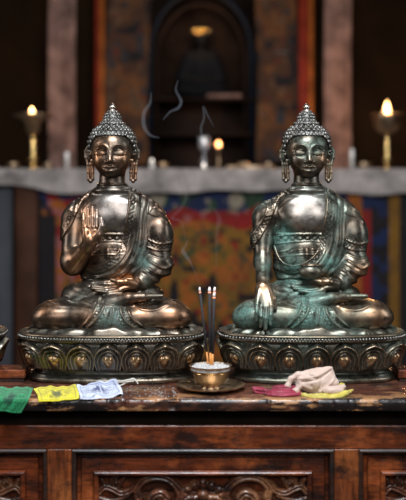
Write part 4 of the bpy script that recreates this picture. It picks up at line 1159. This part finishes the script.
def lamp(x, ytop, ybase, wcup, dv, lab, wide):
    b = B(x, ybase, dv); b[2] = zt + 1; sc = (F + AV_ + dv) / F; h = (ybase - ytop) * sc; r = wcup / 2 * sc
    L = empty('butter_lamp', b, lab, 'oil lamp', 'brass lamps on the altar'); O = tuple(b)
    st = [(r * .62, 0), (r * .62, 2), (r * .45, 4), (r * .18, 8), (r * .14, h * .12), (r * .26, h * .18), (r * .26, h * .22), (r * .12, h * .28), (r * .2, h * .36), (r * .2, h * .40), (r * .11, h * .46), (r * .18, h * .54), (r * .1, h * .62), (r * .2, h * .66)]
    MB().lathe(st, O, 32).build('stem', M['gold'], L, O)
    if wide: cup = [(r * .2, h * .64), (r * .35, h * .72), (r * .4, h * .86), (r * .55, h * .9), (r, h * .97), (r * 1.0, h), (r * .9, h * 1.0), (r * .5, h * .94), (.01, h * .92)]
    else: cup = [(r * .2, h * .64), (r * .55, h * .68), (r * .8, h * .78), (r * .86, h * .9), (r, h * .98), (r * .96, h), (r * .82, h * .96), (r * .7, h * .85), (.01, h * .84)]
    MB().lathe(cup, O, 40).build('cup', M['brass'], L, O)
    return O, L, h, sc
def flame_at(p, w, h, mat, lab):
    prof = [(.01, 0), (.55, .08), (.92, .26), (1, .42), (.82, .62), (.45, .84), (.14, .96), (.01, 1)]
    o = MB().lathe([(r * w / 2, z * h) for r, z in prof], p, 20).build('flame', mat, None, p)
    tag(o, lab, 'flame'); return o
O, L, h, sc = lamp(33, 116, 171, 40, 60, 'wide-dished brass lamp burning at the left of the altar', True)
flame_at((O[0] - 2, O[1], O[2] + h * .97), 4.2 * sc, 9 * sc, M['flame'], 'small round candle flame on the left brass lamp'); FL1 = (O[0], O[1], O[2] + h + 12)
O, L, h, sc = lamp(387, 115, 170, 32, 40, 'deep-cupped brass lamp burning at the right of the altar', False)
flame_at((O[0], O[1], O[2] + h * .95), 5.4 * sc, 16 * sc, M['flame'], 'tall bright candle flame on the right brass lamp'); FL2 = (O[0], O[1], O[2] + h + 20)

def bowl_small(x, r, hh, mat, lab, dv=40, grp='offering bowls on the altar'):
    b = B(x, 168, dv); b[2] = zt + 1
    o = MB().lathe([(r * .5, 0), (r * .55, 1), (r * .4, 2), (r * .8, hh * .5), (r, hh), (r * .9, hh), (r * .6, hh * .5), (.01, 3)], tuple(b), 28).build('offering_bowl', mat, None, tuple(b)); tag(o, lab, 'bowl', grp)
for x, r, lab in ((13, 14, 'brass offering bowl left of the left altar lamp'), (48, 11, 'brass offering bowl right of the left altar lamp'), (163, 13, 'copper-lit offering bowl behind the gap between the statues, left of centre'),
                  (244, 13, 'brass offering bowl right of the crystal lamp'), (364, 17, 'brass offering bowl left of the right altar lamp'), (268, 13, 'brass offering bowl just left of the right statue\'s head')):
    bowl_small(x, r, 13, M['brass'], lab)
bt = W(250, 168, AV_ + 90); bt[2] = zt + 1
tag(MB().box(bt[0] - 50, bt[0] + 50, bt[1] - 14, bt[1] + 14, zt + .6, zt + 10, 2).build('offering_tray', M['brass'], None, tuple(bt)), 'long brass tray standing on the altar between the statues', 'tray')
def cand(x, ytop, rr, lab, dv=30):
    b = B(x, 168, dv); b[2] = zt + 1; hh = (170 - ytop) * 2.02
    r = empty('white_candle', b, lab, 'candle', 'white candles on the altar'); O = tuple(b)
    MB().lathe([(rr, 0), (rr, hh), (rr * .8, hh + .6), (.01, hh)], O, 20).build('wax', M['wax'], r, O)
    MB().tube([(O[0], O[1], O[2] + hh - 1), (O[0], O[1], O[2] + hh + 2)], .6, 6).build('wick', M['incense'], r, O); return (O[0], O[1], O[2] + hh + 1.8)
cand(67, 153, 4.2, 'short white candle right of the left altar lamp'); c2 = cand(152, 164, 5, 'short white candle right of the left statue\'s head'); cand(292, 152, 5, 'short white candle left of the right statue\'s head'); cand(352, 150, 4, 'short white candle right of the right statue\'s head')
flame_at(c2, 5, 7, M['glint_glow'], 'pale small flame on the candle right of the left statue\'s head')  # glowing blob imitating a specular glint
b = B(204, 168, 40); b[2] = zt + 1; O = tuple(b)
cl = empty('crystal_lamp', O, 'clear glass lamp on a stem in the middle of the altar', 'lamp')
MB().lathe([(11, 0), (11, 2), (4, 4), (3, 9), (7, 13), (7, 17), (3, 21), (2.4, 34), (4, 38)], O, 28).build('stem', M['glass'], cl, O)
MB().lathe([(4, 38), (10, 42), (12, 50), (11, 60), (13, 66), (12.2, 66), (10, 60), (10.8, 50), (9, 43), (.01, 41)], O, 28).build('cup', M['glass'], cl, O)
MB().ball((O[0], O[1], O[2] + 47), 5, 14, 10).build('wax', M['wax'], cl, O)
flame_at((O[0], O[1], O[2] + 52.2), 6, 9, M['glint_glow'], 'added pale glow in place of a glint in the clear glass lamp')
bt = W(204, 163, AV_ + 18); bt[2] = zt + 1
tl = empty('added_tea_light', bt, 'tiny added tea light carrying a glow for a glint in front of the clear glass lamp', 'candle'); MB().lathe([(5, 0), (5, 4), (4.4, 4), (.01, 3.4)], tuple(bt), 20).build('cup', M['wax'], tl, tuple(bt))  # added only to carry the glow of a bright glint
flame_at((bt[0], bt[1], bt[2] + 4), 5, 8, M['glint_glow'], 'added pale glow in place of a glint before the glass lamp')

for x, y, w_, h_, lab in ((218.5, 146, 5, 8, 'tiny orange lamp flame right of the crystal lamp'),):
    bb = B(x, 168, 70); bb[2] = zt + 1; O = tuple(bb); hh = (168 - y) * 2.1
    sl = empty('small_lamp', O, 'slender dark brass lamp right of the crystal lamp', 'oil lamp')
    MB().lathe([(8, 0), (8, 2), (2.4, 5), (2, hh - 8), (7, hh - 3), (8, hh), (6.5, hh), (.01, hh - 2)], O, 24).build('stand', M['brass'], sl, O)
    flame_at((O[0], O[1], O[2] + hh - 1), w_ * 2, h_ * 2, M['flame_small'], lab)

# ------------------------------------------------------------------ hangings, posts and shrine behind the altar
def hang(x0, x1, y0, y1, dv, mat, lab, name, cat, amp=4, fr=.12, colfn=None, seed=1, flare=0):
    a = W(x0, y0, AV_ + dv); b = W(x1, y1, AV_ + dv)
    return drape(a[0], b[0], b[2], a[2], AV_ + dv, 40, 90, amp, fr, name, mat, lab, cat, colfn, 2, seed, 6)
hang(51, 78, -60, 440, 252, M['scarf'], 'long pale pinkish scarf hanging left of the left statue', 'silk_scarf', 'scarf', 7, .1, None, 2)
hang(327, 354, -60, 440, 252, M['scarf'], 'long pale pinkish scarf hanging right of the right statue', 'silk_scarf', 'scarf', 7, .1, None, 4)
def post(x0, x1, dv, mat, mat2, lab):
    a = W(x0, 0, AV_ + dv)[0]; b = W(x1, 0, AV_ + dv)[0]; o = ((a + b) / 2, AV_ + dv, -375)
    r = empty('shrine_post', o, lab, 'post', 'painted shrine posts')
    MB().box(a, b, AV_ + dv, AV_ + dv + 26, -375, 720, 2).build('post', mat, r, o)
    MB().box(b - 1, b + 10, AV_ + dv - 4, AV_ + dv + 14, -375, 720, 2).build('painted_edge', mat2, r, o)
post(95, 100, 285, M['redpost'], M['orangepost'], 'painted red and ochre shrine post above the left statue')
post(299, 309, 285, M['redpost'], M['orangepost'], 'wide red shrine post with ochre edge above the right statue')
def thang(V):
    n1 = vnoise(V, 30, 41); n2 = vnoise(V, 18, 42); n3 = vnoise(V, 9, 44)
    c = np.tile(np.array((.085, .040, .022)), (len(V), 1)); c[n1 > .58] = (.17, .07, .025); c[n2 > .72] = (.14, .08, .045); c[n1 < .3] = (.014, .014, .018); c[(n2 < .22)] = (.03, .04, .055); c[(n3 > .82)] = (.17, .03, .02)
    return .6 * c * (.6 + .8 * vnoise(V, 5, 43))[:, None]
hang(107, 150, -60, 165, 300, M['brocade'], 'dark brown painted hanging right of the left shrine post', 'painted_hanging', 'hanging', 3, .05, thang, 7)
hang(255, 296, -60, 165, 300, M['brocade'], 'brown and orange painted hanging left of the right shrine post', 'painted_hanging', 'hanging', 3, .05, thang, 8)
# dark niche with a seated figure
kz = AV_ + 330; a = W(150, 0, kz)[0]; b = W(252, 0, kz)[0]; NO = ((a + b) / 2, kz, -375)
ni = empty('shrine_niche', NO, 'dark arched shrine niche in the middle behind the altar', 'shrine')
mid = (a + b) / 2; hw_ = (b - a) / 2; zb = zt - 30; za = W(0, 55, kz)[2]
arch = [(-hw_, zb), (-hw_, za)] + [(-hw_ * math.cos(t), za + hw_ * 1.25 * math.sin(t)) for t in np.linspace(.1, math.pi - .1, 20)] + [(hw_, za), (hw_, zb)]
MB().tube([(mid + x, kz, z) for x, z in arch], 6, 10).build('arch', M['blue'], ni, NO)
MB().tube([(mid + x * .88, kz + 6, zb + (z - zb) * .94) for x, z in arch], 4, 10).build('inner_arch', M['old_wood'], ni, NO)
MB().box(mid - hw_ - 10, mid + hw_ + 10, kz + 60, kz + 66, -375, 760).build('back_board', M['old_wood'], ni, NO)
for i, yy in enumerate((99, 134)):
    z = W(0, yy, kz)[2]; MB().box(a - 6, b + 6, kz - 20, kz + 60, z - 5, z, 1).build('shelf', M['old_wood'], ni, NO)
MB().box(mid - hw_ - 10, mid + hw_ + 10, kz - 30, kz + 60, -375, zt - 30).build('plinth', M['old_wood'], ni, NO)
z0 = W(0, 99, kz)[2]; fo = (mid, kz + 22, z0 + 2.5)
fg = empty('seated_figure', fo, 'large dark seated figure in the shrine niche with a gilt crown band', 'statue')
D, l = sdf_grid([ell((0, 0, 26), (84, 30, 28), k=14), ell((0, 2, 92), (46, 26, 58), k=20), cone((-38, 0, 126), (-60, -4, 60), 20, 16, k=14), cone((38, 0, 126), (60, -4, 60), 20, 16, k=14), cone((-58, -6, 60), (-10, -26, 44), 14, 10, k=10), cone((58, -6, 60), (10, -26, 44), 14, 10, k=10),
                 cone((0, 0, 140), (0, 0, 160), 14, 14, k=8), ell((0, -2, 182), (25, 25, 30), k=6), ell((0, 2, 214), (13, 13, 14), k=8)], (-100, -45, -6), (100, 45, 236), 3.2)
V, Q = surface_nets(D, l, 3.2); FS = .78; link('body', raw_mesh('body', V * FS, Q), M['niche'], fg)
mb = MB(); 
for i in range(9):
    t = (i - 4) * .30; mb.ball((27 * math.sin(t), -2 - 27 * math.cos(t), 203 + (i % 2) * 3), 4.6, 8, 6)
mb.tube([(26 * math.sin(t), -2 - 26 * math.cos(t), 197) for t in np.linspace(-1.5, 1.5, 16)], 2.2, 8)
mb.v = [(x * FS, y * FS, z * FS) for x, y, z in mb.v]; me_ = mb.build('crown_band', M['gold'], None); me_.parent = fg
# pale scroll laid on the shelf
sp = W(222, 100, kz - 16); sp[2] = z0 + 5
tag(MB().tube([sp + np.array((-36, 0, 0)), sp + np.array((-30, 0, .3)), sp + np.array((40, -2, .3)), sp + np.array((46, -2, 0))], [3, 5, 5, 3], 12).build('paper_scroll', M['scarf'], None, tuple(sp)), 'pale rolled scroll lying on the shelf of the shrine niche', 'scroll')

# ------------------------------------------------------------------ room
def struct(name, mb, mat): o = mb.build(name, mat, None, smooth=False); o['kind'] = 'structure'; return o
struct('floor', MB().box(-900, 900, -1500, 1420, -385, -375), M['floor'])
struct('wall_back', MB().box(-900, 900, 1410, 1425, -375, 1050), M['wall'])
struct('wall_left', MB().box(-915, -900, -1500, 1425, -375, 1050), M['wall'])
struct('wall_right', MB().box(900, 915, -1500, 1425, -375, 1050), M['wall'])
struct('wall_front', MB().box(-900, 900, -1515, -1500, -375, 1050), M['wall'])
struct('ceiling', MB().box(-915, 915, -1515, 1425, 1050, 1062), M['wall'])

# ------------------------------------------------------------------ light
def area(name, loc, target, sx, sy, power, col, spread=None):
    d = bpy.data.lights.new(name, 'AREA'); d.shape = 'RECTANGLE'; d.size = sx; d.size_y = sy; d.energy = power; d.color = col
    if spread: d.spread = math.radians(spread)
    o = bpy.data.objects.new(name, d); COL.objects.link(o); o.location = loc
    from mathutils import Vector
    o.rotation_euler = (Vector(target) - Vector(loc)).to_track_quat('-Z', 'Y').to_euler(); return o
area('skylight_window', (0.05, -.95, 1.75), (0, .02, .2), .8, .4, 58, (.88, .94, 1))
area('left_window', (-1.55, -.3, .75), (-.1, 0, .2), .35, .9, 9, (.95, .96, 1))
area('right_window', (1.55, -.35, .8), (.1, 0, .2), .35, .9, 8, (.95, .96, 1))
area('front_fill', (0.1, -2.35, 1.35), (0, 0, .1), 1.4, 1.0, 27, (.97, .97, 1))  # unseen fill light added to brighten the statues' chests from the front
area('back_sheen_light', (0, 1.3, 2.02), (0, -.15, 0), 1.2, .3, 12, (.95, .97, 1))  # unseen backlight added for sheen on the top board and hair
area('altar_lamp', (0, .9, 1.75), (0, 1.95, .1), 1.6, .4, 4, (1, .84, .68))
def pt(name, loc, e, col, r=.02):
    d = bpy.data.lights.new(name, 'POINT'); d.energy = e; d.color = col; d.shadow_soft_size = r
    o = bpy.data.objects.new(name, d); COL.objects.link(o); o.location = [c * S for c in loc]; return o
pt('left_flame_light', (FL1[0], FL1[1] - 8, FL1[2] + 14), 1.6, (1, .5, .18)); pt('right_flame_light', (FL2[0], FL2[1] - 8, FL2[2] + 16), 5.5, (1, .5, .18))
pt('crown_fill_light', (mid, kz - 40, z0 + 170), .9, (1, .6, .3), .01)  # unseen point light added to brighten the gilt crown band
w = bpy.data.worlds.new('room_air'); scene.world = w; w.use_nodes = True
w.node_tree.nodes['Background'].inputs[0].default_value = (.05, .05, .055, 1); w.node_tree.nodes['Background'].inputs[1].default_value = .3

# ------------------------------------------------------------------ camera
cd = bpy.data.cameras.new('camera'); co_ = bpy.data.objects.new('camera', cd); COL.objects.link(co_)
co_.location = (0, -F * S, HC * S); co_.rotation_euler = (math.pi / 2, 0, 0)
cd.sensor_fit = 'AUTO'; cd.sensor_width = 36; cd.lens = 36 * F / 500; cd.shift_y = -(250 - HY) / 500; cd.shift_x = 0
cd.dof.use_dof = True; cd.dof.focus_distance = F * S - .045; cd.dof.aperture_fstop = 2.5; cd.clip_start = .05
scene.camera = co_
vs = scene.view_settings; scene.display_settings.display_device = 'sRGB'
vs.view_transform = 'Standard'; vs.look = 'None'; vs.exposure = 0; vs.gamma = 1; vs.use_curve_mapping = False
